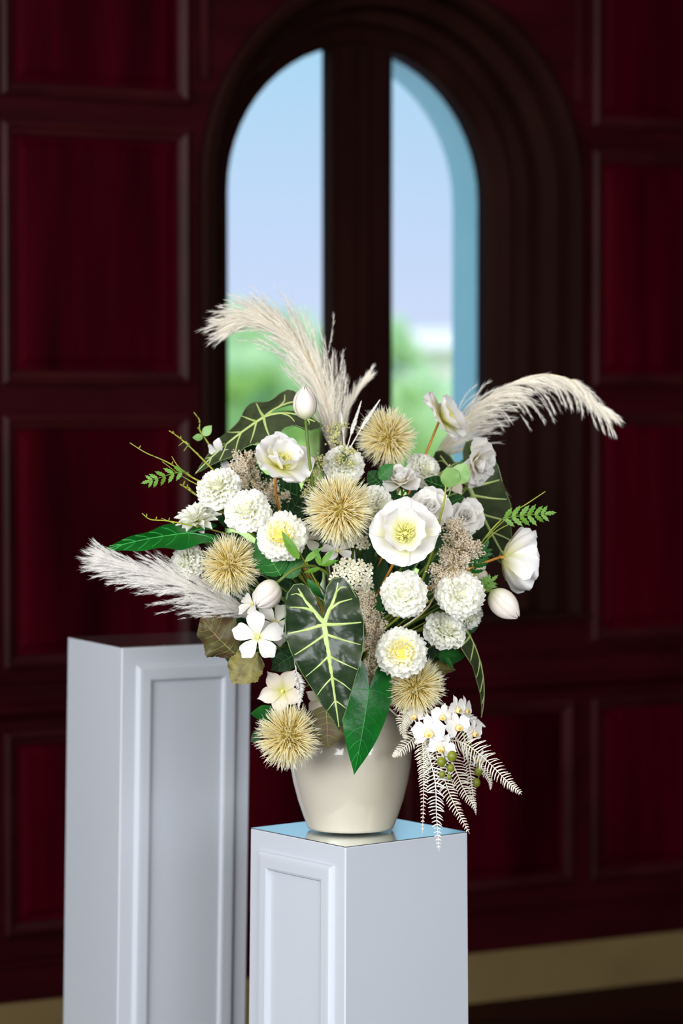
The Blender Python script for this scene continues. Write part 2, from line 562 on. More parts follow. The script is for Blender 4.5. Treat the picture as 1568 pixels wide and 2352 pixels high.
mb = MB()
arch_band(mb, [(0.418, -0.150), (0.405, -0.158), (0.383, -0.166), (GR, -0.178), (GR, -0.235)])
wbox(mb, UC - 0.416, UC + 0.416, -0.235, -0.15, ZB, ZB + 0.045)
wpart('outer_frame', mb, wood_dark)
for s in (-1, 1):
    mb = MB()
    a, b = sorted((UC + s * 0.003, UC + s * 0.0865))
    wbox(mb, a, b, -0.225, -0.175, ZB + 0.035, ZS + GR + 0.02)
    a, b = sorted((UC + s * 0.03, UC + s * 0.068))
    wbox(mb, a, b, -0.178, -0.168, ZB + 0.045, ZS + GR - 0.01)
    st = wpart('sash_stile', mb, wood_dark)
    mb = MB()
    edge = [(UC + s * 0.08, ZB + 0.035)]
    k0 = math.acos(0.08 / 0.378)
    edge += [(UC + s * 0.378, ZB + 0.035)]
    for i in range(17):
        a = k0 * i / 16
        edge.append((UC + s * 0.378 * math.cos(a), ZS + 0.378 * math.sin(a)))
    nn = len(edge)
    vs = [wall(u, -0.203, z) for u, z in edge] + [wall(u, -0.207, z) for u, z in edge]
    mb.add(vs, [tuple(range(nn)), tuple(range(2 * nn - 1, nn - 1, -1))] + [(i, (i + 1) % nn, nn + (i + 1) % nn, nn + i) for i in range(nn)])
    wpart('pane', mb, glass_m)
mb = MB()
wbox(mb, UC - 0.012, UC + 0.012, -0.18, -0.165, ZB + 0.045, ZS + GR)
wpart('meeting_bead', mb, wood_dark)
mb = MB()
arch_band(mb, [(GR + 0.004, -0.236), (GR + 0.006, -0.37), (0.60, -0.372)])
wbox(mb, UC - 0.6, UC + 0.6, -0.42, -0.236, ZB - 0.06, ZB + 0.02)
wpart('outer_reveal', mb, teal)
mb = MB()
wbox(mb, UC - 0.55, UC + 0.55, -0.16, 0.03, ZB - 0.012, ZB + 0.004)
wpart('inner_sill', mb, wood_dark)

# floor, ceiling, the other walls of the room (outside the frame, with their big windows)
mb = MB()
wbox(mb, U0, U1, 0, V1, -0.12, -0.02)
fl = struct(place('floor', mb.mesh('floor', floor_m, False)))
prng = random.Random(3)
for j in range(14):
    v0 = 0.03 + j * 0.13
    u = -3.2 + prng.uniform(0, 0.8)
    while u < 2.6:
        ln = prng.uniform(1.1, 1.7)
        h = prng.uniform(-0.0012, 0.0)
        mb = MB()
        wbox(mb, u + 0.0012, u + ln - 0.0012, v0 + 0.0012, v0 + 0.1288, -0.02, h)
        place('floorboard', mb.mesh('floorboard', floor_m, False), fl)
        u += ln
mb = MB()
wbox(mb, U0, U1, 1.85, V1, -0.02, 0)
struct(place('floor.far', mb.mesh('floor', floor_m, False)))
mb = MB()
wbox(mb, U0, U1, 0, V1, CEIL, CEIL + 0.12)
struct(place('ceiling', mb.mesh('ceiling', plaster, False)))


def windowed_wall(name, along_v, fixed0, fixed1, a0, a1, holes, zl, zh):
    mb = MB()

    def bx(a, b, z0, z1):
        if along_v:
            wbox(mb, fixed0, fixed1, a, b, z0, z1)
        else:
            wbox(mb, a, b, fixed0, fixed1, z0, z1)
    cur = a0
    for h0, h1 in holes:
        bx(cur, h0, 0, CEIL)
        bx(h0, h1, 0, zl)
        bx(h0, h1, zh, CEIL)
        cur = h1
    bx(cur, a1, 0, CEIL)
    return struct(place(name, mb.mesh(name, wood_rail, False)))


windowed_wall('wall_left', True, U0 - 0.2, U0, 0, V1, [(2.0, 4.1), (4.5, 6.6)], 1.0, 3.3)
windowed_wall('wall_right', True, U1, U1 + 0.2, 0, V1, [], 1.0, 3.2)
windowed_wall('wall_front', False, V1, V1 + 0.2, U0, U1, [(-4.1, -1.8), (-1.4, 0.9)], 1.0, 3.2)

# outside: lawn, trees and a pale house, all far beyond the glass
def gnd(u, v):
    return wall(u, v, 0)


mb = MB()
c0 = Vector((2, 60, -0.05))
mb.add([c0 + Vector((-90, -51, 0)), c0 + Vector((90, -15, 0)), c0 + Vector((90, 90, 0)), c0 + Vector((-90, 90, 0))], [(0, 1, 2, 3)])
lawn = place('lawn', mb.mesh('lawn', grass_m))
lawn['kind'] = 'structure'


def tree(x, y, h, r, label, seed, trunk_h=None):
    rr = random.Random(seed)
    t = thing('tree', label, 'tree', Matrix.Translation((x, y, -0.05)), 'trees beyond the lawn')
    th = trunk_h or h * 0.35
    mb = MB()
    mb.tube([(0, 0, 0), (0.05, 0, th * 0.5), (0, 0.05, th), (0.1, 0, h * 0.6)], [0.16 * r, 0.12 * r, 0.1 * r, 0.04 * r], 8)
    place('trunk', mb.mesh('trunk', bark), t)
    mb = MB()
    for k in range(46):
        a, b = rr.uniform(0, 2 * PI), rr.uniform(-1, 1)
        q = rr.uniform(0.3, 1.0) ** 0.5
        cz = h - (h - th * 0.7) * 0.5
        c = Vector((math.cos(a) * math.sqrt(1 - b * b) * r * q, math.sin(a) * math.sqrt(1 - b * b) * r * q, cz + b * (h - th * 0.7) * 0.45 * q))
        n0 = len(mb.v)
        mb.ball(c, r * rr.uniform(0.22, 0.36), 9, 7)
        for i in range(n0, len(mb.v)):
            p = Vector(mb.v[i])
            d = (p - c) * (1 + 0.35 * noise.noise(p * (5 / r)))
            mb.v[i] = tuple(c + d)
    cr = place('crown', mb.mesh('crown', leaf_hazy, False), t)
    cr['kind'] = 'stuff'


tree(-2.6, 62, 3.9, 1.9, 'low round tree seen through the left window pane, nearest the outer frame', 1)
tree(-0.6, 66, 3.4, 1.5, 'smaller tree seen through the left window pane beside the centre mullion', 2)
tree(0.85, 58, 3.4, 1.0, 'tree seen through the right window pane beside the centre mullion', 3)
tree(4.9, 72, 3.2, 2.0, 'broad low tree on the far side of the pale house', 4)
tree(-5.0, 70, 4.2, 2.0, 'tall tree beyond the lawn behind the left casing of the window', 5)
hs = thing('house', 'pale house beyond the lawn, seen through the right window pane', 'house', Matrix.Translation((2.9, 64, -0.05)))
mb = MB()
mb.box((-1.3, 0, 0), (1.6, 4, 2.9))
place('wall', mb.mesh('wall', house_m, False), hs)
mb = MB()
mb.add([(-1.5, -0.2, 2.9), (1.8, -0.2, 2.9), (1.8, 4.2, 2.9), (-1.5, 4.2, 2.9), (-1.5, 2, 3.4), (1.8, 2, 3.4)], [(0, 1, 5, 4), (2, 3, 4, 5), (0, 4, 3), (1, 2, 5), (3, 2, 1, 0)])
place('roof', mb.mesh('roof', house_m, False), hs)
for x0 in (-0.9, 0.6):
    mb = MB()
    mb.box((x0, -0.04, 0.9), (x0 + 0.6, 0.05, 1.9))
    place('window', mb.mesh('window', house_d, False), hs)
mb = MB()
for k in range(36):
    x = -1.6 + k * 0.12
    mb.ball((x, 0.1 * math.sin(k * 2.3), 1.15 + 0.1 * math.sin(k * 1.7)), 0.98 + 0.1 * math.sin(k * 3.1), 9, 7)
hd = place('hedge', mb.mesh('hedge', leaf_hazy, False), None, Matrix.Translation((3.2, 60, -0.05)))
hd['label'], hd['category'] = 'low clipped green hedge in front of the pale house', 'hedge'


# ------------------------------------------------------------------ pedestals and vase
def pedestal(name, label, near_px, near_py, d, theta, s, framed, lean, taper):
    nb = P(near_px, near_py, d)
    ztop = nb.z
    e1 = Vector((math.cos(theta), math.sin(theta), 0))     # near corner to right corner
    e2 = Vector((-math.sin(theta), math.cos(theta), 0))    # near corner to left corner
    cen = nb + (e1 + e2) * (s / 2)
    base = Vector((cen.x, cen.y, 0))
    t = thing(name, label, 'pedestal', Matrix.Translation(base), 'white display pedestals')

    def fix(p):       # p in metres from the base centre along e1, e2, z
        k = 1 + taper * (ztop - p[2]) / s * 2
        w = e1 * p[0] * k + e2 * p[1] * k
        return (w.x + lean * (ztop - p[2]), w.y, p[2])
    h = s / 2

    def bev_box(z0, z1, hw, b):
        mb = MB()
        rows = [(hw - b, z0), (hw, z0 + b), (hw, z1 - b), (hw - b * 0.3, z1 - b * 0.3), (hw - b, z1)]
        vs = []
        for r_, z in rows:
            c = b
            for sx_, sy_ in ((1, -1), (1, 1), (-1, 1), (-1, -1)):
                o = [(sx_ * r_, sy_ * (r_ - c)), (sx_ * (r_ - c), sy_ * r_)]
                if sx_ * sy_ < 0:
                    o.reverse()
                vs += [(x, y, z) for x, y in o]
        n_ = 8
        fs = [(i * n_ + k, i * n_ + (k + 1) % n_, (i + 1) * n_ + (k + 1) % n_, (i + 1) * n_ + k) for i in range(len(rows) - 1) for k in range(n_)]
        fs += [tuple(range(n_ - 1, -1, -1)), tuple((len(rows) - 1) * n_ + k for k in range(n_))]
        mb.add([fix(p) for p in vs], fs)
        return mb
    place('body', bev_box(0, ztop - 0.0012, h, 0.0022).mesh('body', white_lac, False), t)
    place('polished_top', bev_box(ztop - 0.0022, ztop, h - 0.0005, 0.0006).mesh('polished_top', gloss_top, False), t)
    # picture-frame moulding on one face, and the plain recessed field inside it
    prof = [(0.033, 0.0), (0.035, 0.005), (0.040, 0.0085), (0.046, 0.009), (0.062, 0.009), (0.066, 0.0075), (0.069, 0.001), (0.0695, -0.004)]

    def on_face(a, z, out):
        return (a, -h - out, z) if framed == 'right' else (-h - out, a, z)
    mb = MB()
    rows = []
    for ins, out in prof:
        a0, a1, z0, z1 = -h + ins, h - ins, 0.06 + ins, ztop - 0.006 - ins
        rows.append([on_face(a, z, out) for a, z in ((a0, z0), (a1, z0), (a1, z1), (a0, z1))])
    vs = [fix(p) for r in rows for p in r]
    mb.add(vs, [(i * 4 + k, i * 4 + (k + 1) % 4, (i + 1) * 4 + (k + 1) % 4, (i + 1) * 4 + k) for i in range(len(prof) - 1) for k in range(4)])
    place('frame_moulding', mb.mesh('frame_moulding', white_lac, False), t)
    mb = MB()
    a0, a1, z0, z1 = -h + 0.0685, h - 0.0685, 0.06 + 0.0685, ztop - 0.006 - 0.0685
    q = [fix(on_face(a, z, o)) for o in (0.0008, -0.006) for a, z in ((a0, z0), (a1, z0), (a1, z1), (a0, z1))]
    mb.add(q, [(0, 1, 2, 3), (0, 4, 5, 1), (1, 5, 6, 2), (2, 6, 7, 3), (3, 7, 4, 0)])
    place('field_panel', mb.mesh('field_panel', white_lac, False), t)
    mb = MB()
    r_ = [fix((x, y, z)) for z in (0.0, 0.05) for x, y in ((-h - 0.004, -h - 0.004), (h + 0.004, -h - 0.004), (h + 0.004, h + 0.004), (-h - 0.004, h + 0.004))]
    mb.add(r_, [(0, 3, 2, 1), (4, 5, 6, 7), (0, 1, 5, 4), (1, 2, 6, 5), (2, 3, 7, 6), (3, 0, 4, 7)])
    place('plinth', mb.mesh('plinth', white_lac, False), t)
    return t


pedestal('pedestal', 'shorter white square pedestal carrying the cream vase', 793, 1945, 5.25, math.radians(38), 0.3, 'left', -0.002, 0.007)
pedestal('pedestal', 'taller white square pedestal with an empty top, standing behind the vase', 280, 1487, 5.9, math.radians(27.6), 0.3, 'right', -0.016, 0.0)

prof = [(0.0, 0.001), (0.078, 0.0), (0.0835, 0.0015), (0.085, 0.006), (0.0925, 0.025), (0.1025, 0.055), (0.1115, 0.09), (0.1168, 0.12), (0.1185, 0.145), (0.1172, 0.168),
        (0.1110, 0.19), (0.1, 0.21), (0.085, 0.226), (0.072, 0.238), (0.066, 0.248), (0.066, 0.256), (0.071, 0.263), (0.0705, 0.266), (0.065, 0.265), (0.061, 0.256), (0.062, 0.246),
        (0.08, 0.222), (0.108, 0.185), (0.112, 0.15), (0.1, 0.08), (0.08, 0.02), (0.0, 0.012)]
mb = MB()
N = 96
vs = [(r * math.cos(2 * PI * k / N), r * math.sin(2 * PI * k / N), z) for r, z in prof for k in range(N)]
mb.add(vs, [(i * N + k, i * N + (k + 1) % N, (i + 1) * N + (k + 1) % N, (i + 1) * N + k) for i in range(len(prof) - 1) for k in range(N)])
vase = place('vase', mb.mesh('vase', ceramic), None, Matrix.Translation(VASE + Vector((0, 0, 0.0005))))
vase['label'], vase['category'] = 'round glossy cream ceramic vase on the shorter pedestal', 'vase'


# ------------------------------------------------------------------ petals and blooms
def interp(tab, x):
    for (x0, y0), (x1, y1) in zip(tab[:-1], tab[1:]):
        if x <= x1:
            return y0 + (y1 - y0) * (x - x0) / max(1e-9, x1 - x0)
    return tab[-1][1]


def petal(name, m, L, Wd, nu=5, nv=5, prof=None, cup=0.3, bend=(0, 0), ruffle=0.0, freq=5, notch=0.0, jag=0.0, pleat=0.0, seed=0):
    """Petal from the origin along +Y, its face towards +Z; bend = start and end pitch in radians."""
    r = random.Random(seed)
    prof = prof or [(0, 0.25), (0.3, 0.62), (0.6, 0.95), (0.8, 1.0), (0.93, 0.86), (1, 0.6)]
    ph, ph2 = r.uniform(0, 6.28), r.uniform(0, 6.28)
    jags = [1 - jag * r.random() for _ in range(nv + 1)]
    vs, ts = [], []
    for i in range(nu + 1):
        u = i / nu
        for k in range(nv + 1):
            s = -1 + 2 * k / nv
            le = L * (1 - notch * (1 - abs(s)) * 1.0 - (1 - jags[k])) if True else L
            le = L * (1 - u * u * (1 - jags[k]) - notch * u * u * math.exp(-(s * 3) ** 2))
            uu = u * (1 - 0.12 * s * s * u)
            steps = 6
            y = z = 0.0
            for q in range(steps):
                a = bend[0] + (bend[1] - bend[0]) * uu * (q + 0.5) / steps
                y += math.cos(a) * le * uu / steps
                z += math.sin(a) * le * uu / steps
            w = interp(prof, u) * Wd / 2
            aend = bend[0] + (bend[1] - bend[0]) * uu
            dz = cup * w * s * s + ruffle * L * u * u * math.sin(freq * s * 1.6 + ph) + ruffle * 0.6 * L * u ** 3 * math.sin(freq * 2.7 * s + ph2) * abs(s)
            dz += pleat * L * math.cos(s * 9 + ph) * (0.3 + u) * 0.5
            vs.append((s * w * (1 - 0.12 * cup * s * s), y - math.sin(aend) * dz, z + math.cos(aend) * dz))
            ts.append(u)
    n_ = nv + 1
    fs = [(i * n_ + k, i * n_ + k + 1, (i + 1) * n_ + k + 1, (i + 1) * n_ + k) for i in range(nu) for k in range(nv)]
    mb = MB()
    mb.add(vs, fs, ts)
    return mb.mesh(name, m)


def ring(parent, meshes, n, r0, z0, el, scale=1.0, jit=0.15, name='petal', rnd=rs, start=0.0, sj=0.12):
    for k in range(n):
        a = start + 2 * PI * (k + rnd.uniform(-jit, jit)) / n
        sc = scale * rnd.uniform(1 - sj, 1 + sj)
        m = (Matrix.Rotation(a - PI / 2, 4, 'Z') @ Matrix.Translation((0, r0, z0)) @ Matrix.Rotation(el + rnd.uniform(-jit, jit), 4, 'X')
             @ Matrix.Rotation(rnd.uniform(-jit, jit), 4, 'Y') @ Matrix.Scale(sc, 4))
        place(name, rnd.choice(meshes), parent, m)


def fan(seed0, m, n=4, **k):
    return [petal('petal', m, seed=seed0 + i, **k) for i in range(n)]


PF = [(0, 0.35), (0.35, 0.62), (0.65, 0.94), (0.82, 1.0), (0.93, 0.88), (1, 0.6)]
CARN = fan(10, carn, 6, L=1, Wd=1.0, nu=5, nv=8, prof=PF, cup=0.1, bend=(0.25, -0.5), ruffle=0.15, freq=3.6, jag=0.05, notch=0.08)
CARN_Y = fan(20, carn_y, 4, L=1, Wd=0.9, nu=5, nv=8, prof=PF, cup=0.15, bend=(0.1, -0.2), ruffle=0.12, freq=3.6, jag=0.05, notch=0.08)
MUM = fan(30, carn, 4, L=1, Wd=0.42, nu=5, nv=3, cup=0.6, bend=(0.1, -0.1), ruffle=0.03, freq=2,
          prof=[(0, 0.4), (0.4, 0.85), (0.75, 1), (0.92, 0.75), (1, 0.35)])
# rows of a ruffled dome: angle from the axis, petals in the row, petal length
DOME = [(104, 13, .62), (86, 14, .60), (70, 13, .56), (54, 11, .52), (38, 9, .48), (22, 6, .44), (8, 3, .40)]


def carnation(px, py, d, rpx, face, label, yellow=False, stem=stem_g, roll=0.0, group='ruffled white blooms', layers=None, name='carnation', pet=None, depth=0.75):
    R = rpx * d / F
    F_ = Vector(face).normalized()
    t = thing(name, label, 'flower', frame(P(px, py, d), F_, roll), group)
    pet = pet or CARN
    if layers:
        for i, (n_, r0, z0, el, sc) in enumerate(layers):
            ring(t, pet, n_, r0 * R, z0 * R, el, sc * R, 0.16, start=i * 0.7)
    else:
        hb = MB()
        hb.ball((0, 0, 0.02 * R), 0.36 * R, 10, 8, (1, 1, 0.85))
        place('heart', hb.mesh('heart', heart_y if yellow else heart_m), t)
        for i, (an, n_, sc) in enumerate(DOME):
            a = math.radians(an)
            ring(t, CARN_Y if (yellow and an < 45) else pet, n_, 0.46 * R * math.sin(a), (0.46 * math.cos(a) * depth - 0.15) * R, (PI / 2 - a) * 0.78 + 0.1, sc * R, 0.17, start=i * 0.61, sj=0.14)
    mb = MB()
    mb.tube([(0, 0, -0.62 * R), (0, 0, -0.5 * R), (0, 0, -0.3 * R), (0, 0, -0.15 * R)], [0.06 * R, 0.16 * R, 0.3 * R, 0.40 * R], 8)
    place('calyx', mb.mesh('calyx', stem_g), t)
    add_stem(t, P(px, py, d) - F_ * 0.58 * R, -F_ + Vector((0, 0.3, -0.2)), stem, 0.0021)
    return t


PW = [(0, 0.28), (0.3, 0.7), (0.6, 1.0), (0.85, 0.98), (1, 0.72)]
PEO_O = fan(40, peony, 4, L=1, Wd=1.5, nu=10, nv=12, cup=0.22, bend=(0.25, -0.15), ruffle=0.055, freq=4.4, jag=0.03, notch=0.05, pleat=0.012)
PEO_I = fan(50, peony, 4, L=1, Wd=1.4, nu=10, nv=12, prof=PW, cup=0.35, bend=(0.3, 0.5), ruffle=0.05, freq=4.6, jag=0.03, notch=0.04, pleat=0.015)


PEO_B = fan(55, peony_w, 4, L=1, Wd=1.45, nu=14, nv=22, prof=PW, cup=0.25, bend=(-0.35, 0.85), ruffle=0.03, freq=4.4, jag=0.03, notch=0.04, pleat=0.03)


def poppy(px, py, d, rpx, face, label, stem=stem_o, roll=0.0, cup=0.0, n=(5, 4, 3), back=None, bulge=0.3, group='large white poppies', bowl=False):
    R = rpx * d / F
    F_ = Vector(face).normalized()
    t = thing('poppy', label, 'flower', frame(P(px, py, d), F_, roll), group)
    ring(t, PEO_B if bowl else PEO_O, n[0], 0.03 * R, -0.18 * R, 0.02 + cup, 1.0 * R, 0.07, start=0.3, sj=0.05)
    ring(t, PEO_B if bowl else PEO_I, n[1], 0.03 * R, -0.14 * R, 0.3 + cup, 0.86 * R, 0.08, start=1.0, sj=0.06)
    if n[2]:
        ring(t, PEO_I, n[2], 0.02 * R, -0.10 * R, 0.62 + cup, 0.6 * R, 0.1, start=0.2, sj=0.08)
    mb = MB()
    mb.ball((0, 0, -0.02 * R), 0.11 * R, 10, 8, (1, 1, 1.2))
    place('pistil', mb.mesh('pistil', berry_m if False else stamen_m), t)
    mb = MB()
    for k in range(130):
        a, q = rs.uniform(0, 2 * PI), rs.uniform(0.25, 1)
        p0 = Vector((math.cos(a) * 0.05 * R, math.sin(a) * 0.05 * R, -0.1 * R))
        p1 = Vector((math.cos(a) * 0.34 * R * q, math.sin(a) * 0.34 * R * q, (0.34 - 0.14 * q) * R))
        mb.tube([p0, p0.lerp(p1, 0.6) + Vector((0, 0, 0.03 * R)), p1], [0.005 * R, 0.007 * R, 0.015 * R], 4)
    o = place('stamens', mb.mesh('stamens', stamen_m), t)
    o['kind'] = 'stuff'
    mb = MB()
    mb.tube([(0, 0, -0.3 * R), (0, 0, -0.2 * R), (0, 0, -0.12 * R)], [0.03 * R, 0.05 * R, 0.07 * R], 8)
    place('calyx', mb.mesh('calyx', stem), t)
    add_stem(t, P(px, py, d) - F_ * 0.26 * R, back or (-F_ + Vector((0, 0.2, -0.2))), stem, 0.0026, bulge)
    return t


ROSE = fan(60, rose_m, 4, L=1, Wd=1.1, nu=7, nv=8, cup=0.4, bend=(0.5, -0.35), ruffle=0.04, freq=3.5, jag=0.03)
ROSE_I = fan(70, rose_m, 3, L=1, Wd=1.2, nu=7, nv=8, cup=0.75, bend=(0.25, 0.1), ruffle=0.03, freq=3.2, jag=0.02)


def rose(px, py, d, rpx, face, label, roll=0.0, back=None, openness=1.0, name='rose'):
    R = rpx * d / F
    F_ = Vector(face).normalized()
    t = thing(name, label, 'flower', frame(P(px, py, d), F_, roll), 'white roses')
    o = openness
    ring(t, ROSE, 5, 0.10 * R, -0.42 * R, 0.10 / o, 0.98 * R, 0.08, start=0.2)
    ring(t, ROSE, 5, 0.12 * R, -0.38 * R, 0.42 / o, 0.86 * R, 0.08, start=0.8)
    ring(t, ROSE, 5, 0.12 * R, -0.34 * R, 0.72 / o, 0.76 * R, 0.08, start=1.3)
    ring(t, ROSE_I, 4, 0.13 * R, -0.30 * R, 1.05, 0.62 * R, 0.07, start=0.1)
    ring(t, ROSE_I, 4, 0.09 * R, -0.26 * R, 1.3, 0.56 * R, 0.07, start=0.9)
    ring(t, ROSE_I, 3, 0.045 * R, -0.22 * R, 1.5, 0.50 * R, 0.06, start=0.5)
    mb = MB()
    mb.tube([(0, 0, -0.62 * R), (0, 0, -0.5 * R), (0, 0, -0.36 * R)], [0.07 * R, 0.16 * R, 0.15 * R], 8)
    place('calyx', mb.mesh('calyx', stem_g), t)
    sep = petal('sepal', grn_m, 0.5 * R, 0.16 * R, 5, 2, [(0, 0.7), (0.4, 1), (0.8, 0.5), (1, 0.05)], 0.3, (0.0, -0.7))
    ring(t, [sep], 5, 0.1 * R, -0.46 * R, -0.1, 1.0, 0.1, 'sepal')
    add_stem(t, P(px, py, d) - F_ * 0.6 * R, back or (-F_ + Vector((0, 0.2, -0.3))), stem_g, 0.0024)
    return t


def tulip(px, py, d, wpx, hpx, axis, label, back, bulge=0.4, name='tulip_bud', stem=stem_g):
    """Closed bud; axis points from its base to its tip."""
    Wd, H = wpx * d / F, hpx * d / F
    A = Vector(axis).normalized()
    c = P(px, py, d)
    base = c - A * H / 2
    t = thing(name, label, 'flower', frame(base, A, rs.uniform(0, 2)), 'white tulip buds')
    prof = [(0, 0.15), (0.08, 0.55), (0.2, 0.84), (0.4, 1.0), (0.6, 0.97), (0.78, 0.80), (0.9, 0.54), (1, 0.2)]
    for k in range(6):
        outer = k % 2 == 0
        a0 = k * PI / 3
        half = 0.74 if outer else 0.85
        rad = Wd / 2 * (1.0 if outer else 0.86)
        hh = H * (0.98 if outer else 1.0)
        vs, ts = [], []
        nu, nv = 12, 8
        for i in range(nu + 1):
            u = i / nu
            wid = half * (1 if u < 0.55 else math.sqrt(max(0.0, 1 - ((u - 0.55) / 0.47) ** 2)))
            for q in range(nv + 1):
                s = -1 + 2 * q / nv
                a = a0 + s * wid
                r_ = interp(prof, u) * rad * (1 + 0.05 * (1 - s * s) * math.sin(u * PI)) - 0.07 * rad * abs(s) ** 3 + 0.035 * rad * math.exp(-(s * 6) ** 2) * u
                vs.append((r_ * math.cos(a), r_ * math.sin(a), hh * u))
                ts.append(u)
        n_ = nv + 1
        mb = MB()
        mb.add(vs, [(i * n_ + q, i * n_ + q + 1, (i + 1) * n_ + q + 1, (i + 1) * n_ + q) for i in range(nu) for q in range(nv)], ts)
        place('petal', mb.mesh('petal', tulip_m), t)
    add_stem(t, base, back, stem, 0.0030, bulge)
    return t


BL5 = fan(80, bloss, 4, L=1, Wd=0.72, nu=9, nv=8, cup=0.32, bend=(0.45, -0.45), ruffle=0.035, freq=2.2,
          prof=[(0, 0.18), (0.2, 0.36), (0.5, 0.85), (0.75, 1.0), (0.92, 0.78), (1, 0.35)])
BL_C = fan(90, cream_bl, 4, L=1, Wd=0.72, nu=8, nv=6, cup=0.45, bend=(0.35, -0.1), ruffle=0.03, freq=2.5,
           prof=[(0, 0.22), (0.25, 0.55), (0.55, 1.0), (0.8, 0.8), (0.93, 0.45), (1, 0.08)])


def blossom(px, py, d, rpx, face, label, roll=0.0, pet=None, n=5, el=0.05, name='blossom', stem=stem_g, back=None):
    R = rpx * d / F
    F_ = Vector(face).normalized()
    t = thing(name, label, 'flower', frame(P(px, py, d), F_, roll), 'simple white blossoms')
    ring(t, pet or BL5, n, 0.03 * R, 0, el, R, 0.06, sj=0.06)
    mb = MB()
    for k in range(6):
        a = k * PI / 3
        mb.tube([(0, 0, -0.05 * R), (math.cos(a) * 0.05 * R, math.sin(a) * 0.05 * R, 0.12 * R)], [0.02 * R, 0.025 * R], 5)
    place('stamens', mb.mesh('stamens', stamen_m), t)
    add_stem(t, P(px, py, d), back or (-F_ + Vector((0, 0.4, -0.2))), stem, 0.0016)
    return t


def puffball(px, py, d, rpx, face, label, n=850, roll=0.0, sq=1.0):
    n = int(n * 0.82)
    R = rpx * d / F
    F_ = Vector(face).normalized()
    t = thing('spiky_globe_flower', label, 'flower', frame(P(px, py, d), F_, roll), 'cream yellow spiky globe flowers')
    mb = MB()
    mb.ball((0, 0, -0.1 * R), 0.42 * R, 12, 8, (1, 1, 0.8))
    place('core', mb.mesh('core', puff_core), t)
    mb = MB()
    for k in range(n):
        cz = 1 - 1.55 * (k + 0.5) / n          # from the pole towards the back
        a = k * 2.39996 + rs.uniform(-0.2, 0.2)
        sz = math.sqrt(max(0, 1 - cz * cz))
        dr = Vector((sz * math.cos(a), sz * math.sin(a), cz))
        dr = (dr + Vector((rs.gauss(0, .17), rs.gauss(0, .17), rs.gauss(0, .17)))).normalized()
        ln = R * rs.uniform(0.84, 1.06)
        if cz > 0.8:
            ln *= 0.84 - 0.45 * (cz - 0.8)
        side = Vector((rs.gauss(0, 1), rs.gauss(0, 1), rs.gauss(0, 1)))
        side -= dr * side.dot(dr)
        side = side.normalized() * R * rs.uniform(0.04, 0.26)
        tan = Vector((0, 0, -1)) - dr * (-dr.z)
        p0 = dr * 0.34 * R + Vector((0, 0, -0.1 * R))
        p3 = dr * ln * Vector((1, 1, 1)).x + side + tan * 0.06 * R
        p3.z *= sq
        pts = [p0, p0.lerp(p3, 0.45) + side * 0.35, p0.lerp(p3, 0.8) + side * 0.25, p3]
        r0 = R * 0.0145
        mb.tube(pts, [r0, r0 * 1.1, r0 * 0.72, r0 * 0.12], 4, cap=False)
        if k % 2 == 0:       # forked tip
            q = p0.lerp(p3, 0.66) + side * 0.3
            e_ = p3 + Vector((rs.gauss(0, 1), rs.gauss(0, 1), rs.gauss(0, 1))) * R * 0.07
            mb.tube([q, e_], [r0 * 0.75, r0 * 0.12], 3, cap=False)
    o = place('filaments', mb.mesh('filaments', puff_m), t)
    o['kind'] = 'stuff'
    add_stem(t, P(px, py, d) - F_ * 0.4 * R, -F_ + Vector((0, 0.3, -0.2)), stem_g, 0.0028)
    return t


# ------------------------------------------------------------------ leaves
OUT_ALO = [(-.03, .0), (-.2, .035), (-.35, .09), (-.41, .17), (-.38, .26), (-.25, .325), (-.1, .35), (.05, .365), (.2, .345), (.35, .30), (.5, .235), (.65, .165), (.8, .095), (.92, .035), (1, 0)]
OUT_ALO2 = [(-.03, .0), (-.3, .06), (-.52, .13), (-.62, .22), (-.55, .31), (-.35, .37), (-.1, .38), (.05, .375), (.2, .35), (.35, .30), (.5, .235), (.65, .165), (.8, .095), (.92, .035), (1, 0)]
OUT_HEART = [(-.01, .0), (-.15, .03), (-.28, .08), (-.33, .15), (-.28, .22), (-.12, .275), (.05, .29), (.2, .28), (.35, .255), (.5, .215), (.65, .16), (.8, .095), (.92, .035), (1, 0)]
OUT_OVATE = [(0, 0), (.04, .13), (.12, .24), (.25, .33), (.4, .37), (.55, .35), (.7, .27), (.83, .17), (.93, .07), (1, 0)]
OUT_ROUND = [(0, 0), (.02, .18), (.1, .33), (.25, .43), (.42, .46), (.6, .44), (.76, .34), (.88, .2), (.96, .08), (1, 0)]
OUT_LANCE = [(0, 0), (.08, .07), (.2, .125), (.35, .155), (.5, .15), (.65, .12), (.8, .075), (.92, .03), (1, 0)]


def make_surf(L, bend, fold, wave, pucker, seed, bend_neg=None):
    o3 = Vector((seed * 3.7, seed * 1.3, 0))

    def surf(a, b, off=0.0):
        bb = bend if (a >= 0 or bend_neg is None) else -bend_neg
        th = bb * a
        if abs(bb) < 1e-4:
            y, z = a, 0.0
        else:
            y, z = math.sin(th) / bb, (1 - math.cos(th)) / bb
        h = -fold * abs(b) ** 1.25 + wave * math.sin(a * 13 + (2.1 if b > 0 else 0.4) + seed) * b * b * 6
        if pucker:
            h += pucker * noise.noise(Vector((a * 11, b * 13, 0)) + o3)
        h += off
        return Vector((b, y - math.sin(th) * h, z + math.cos(th) * h)) * L
    return surf


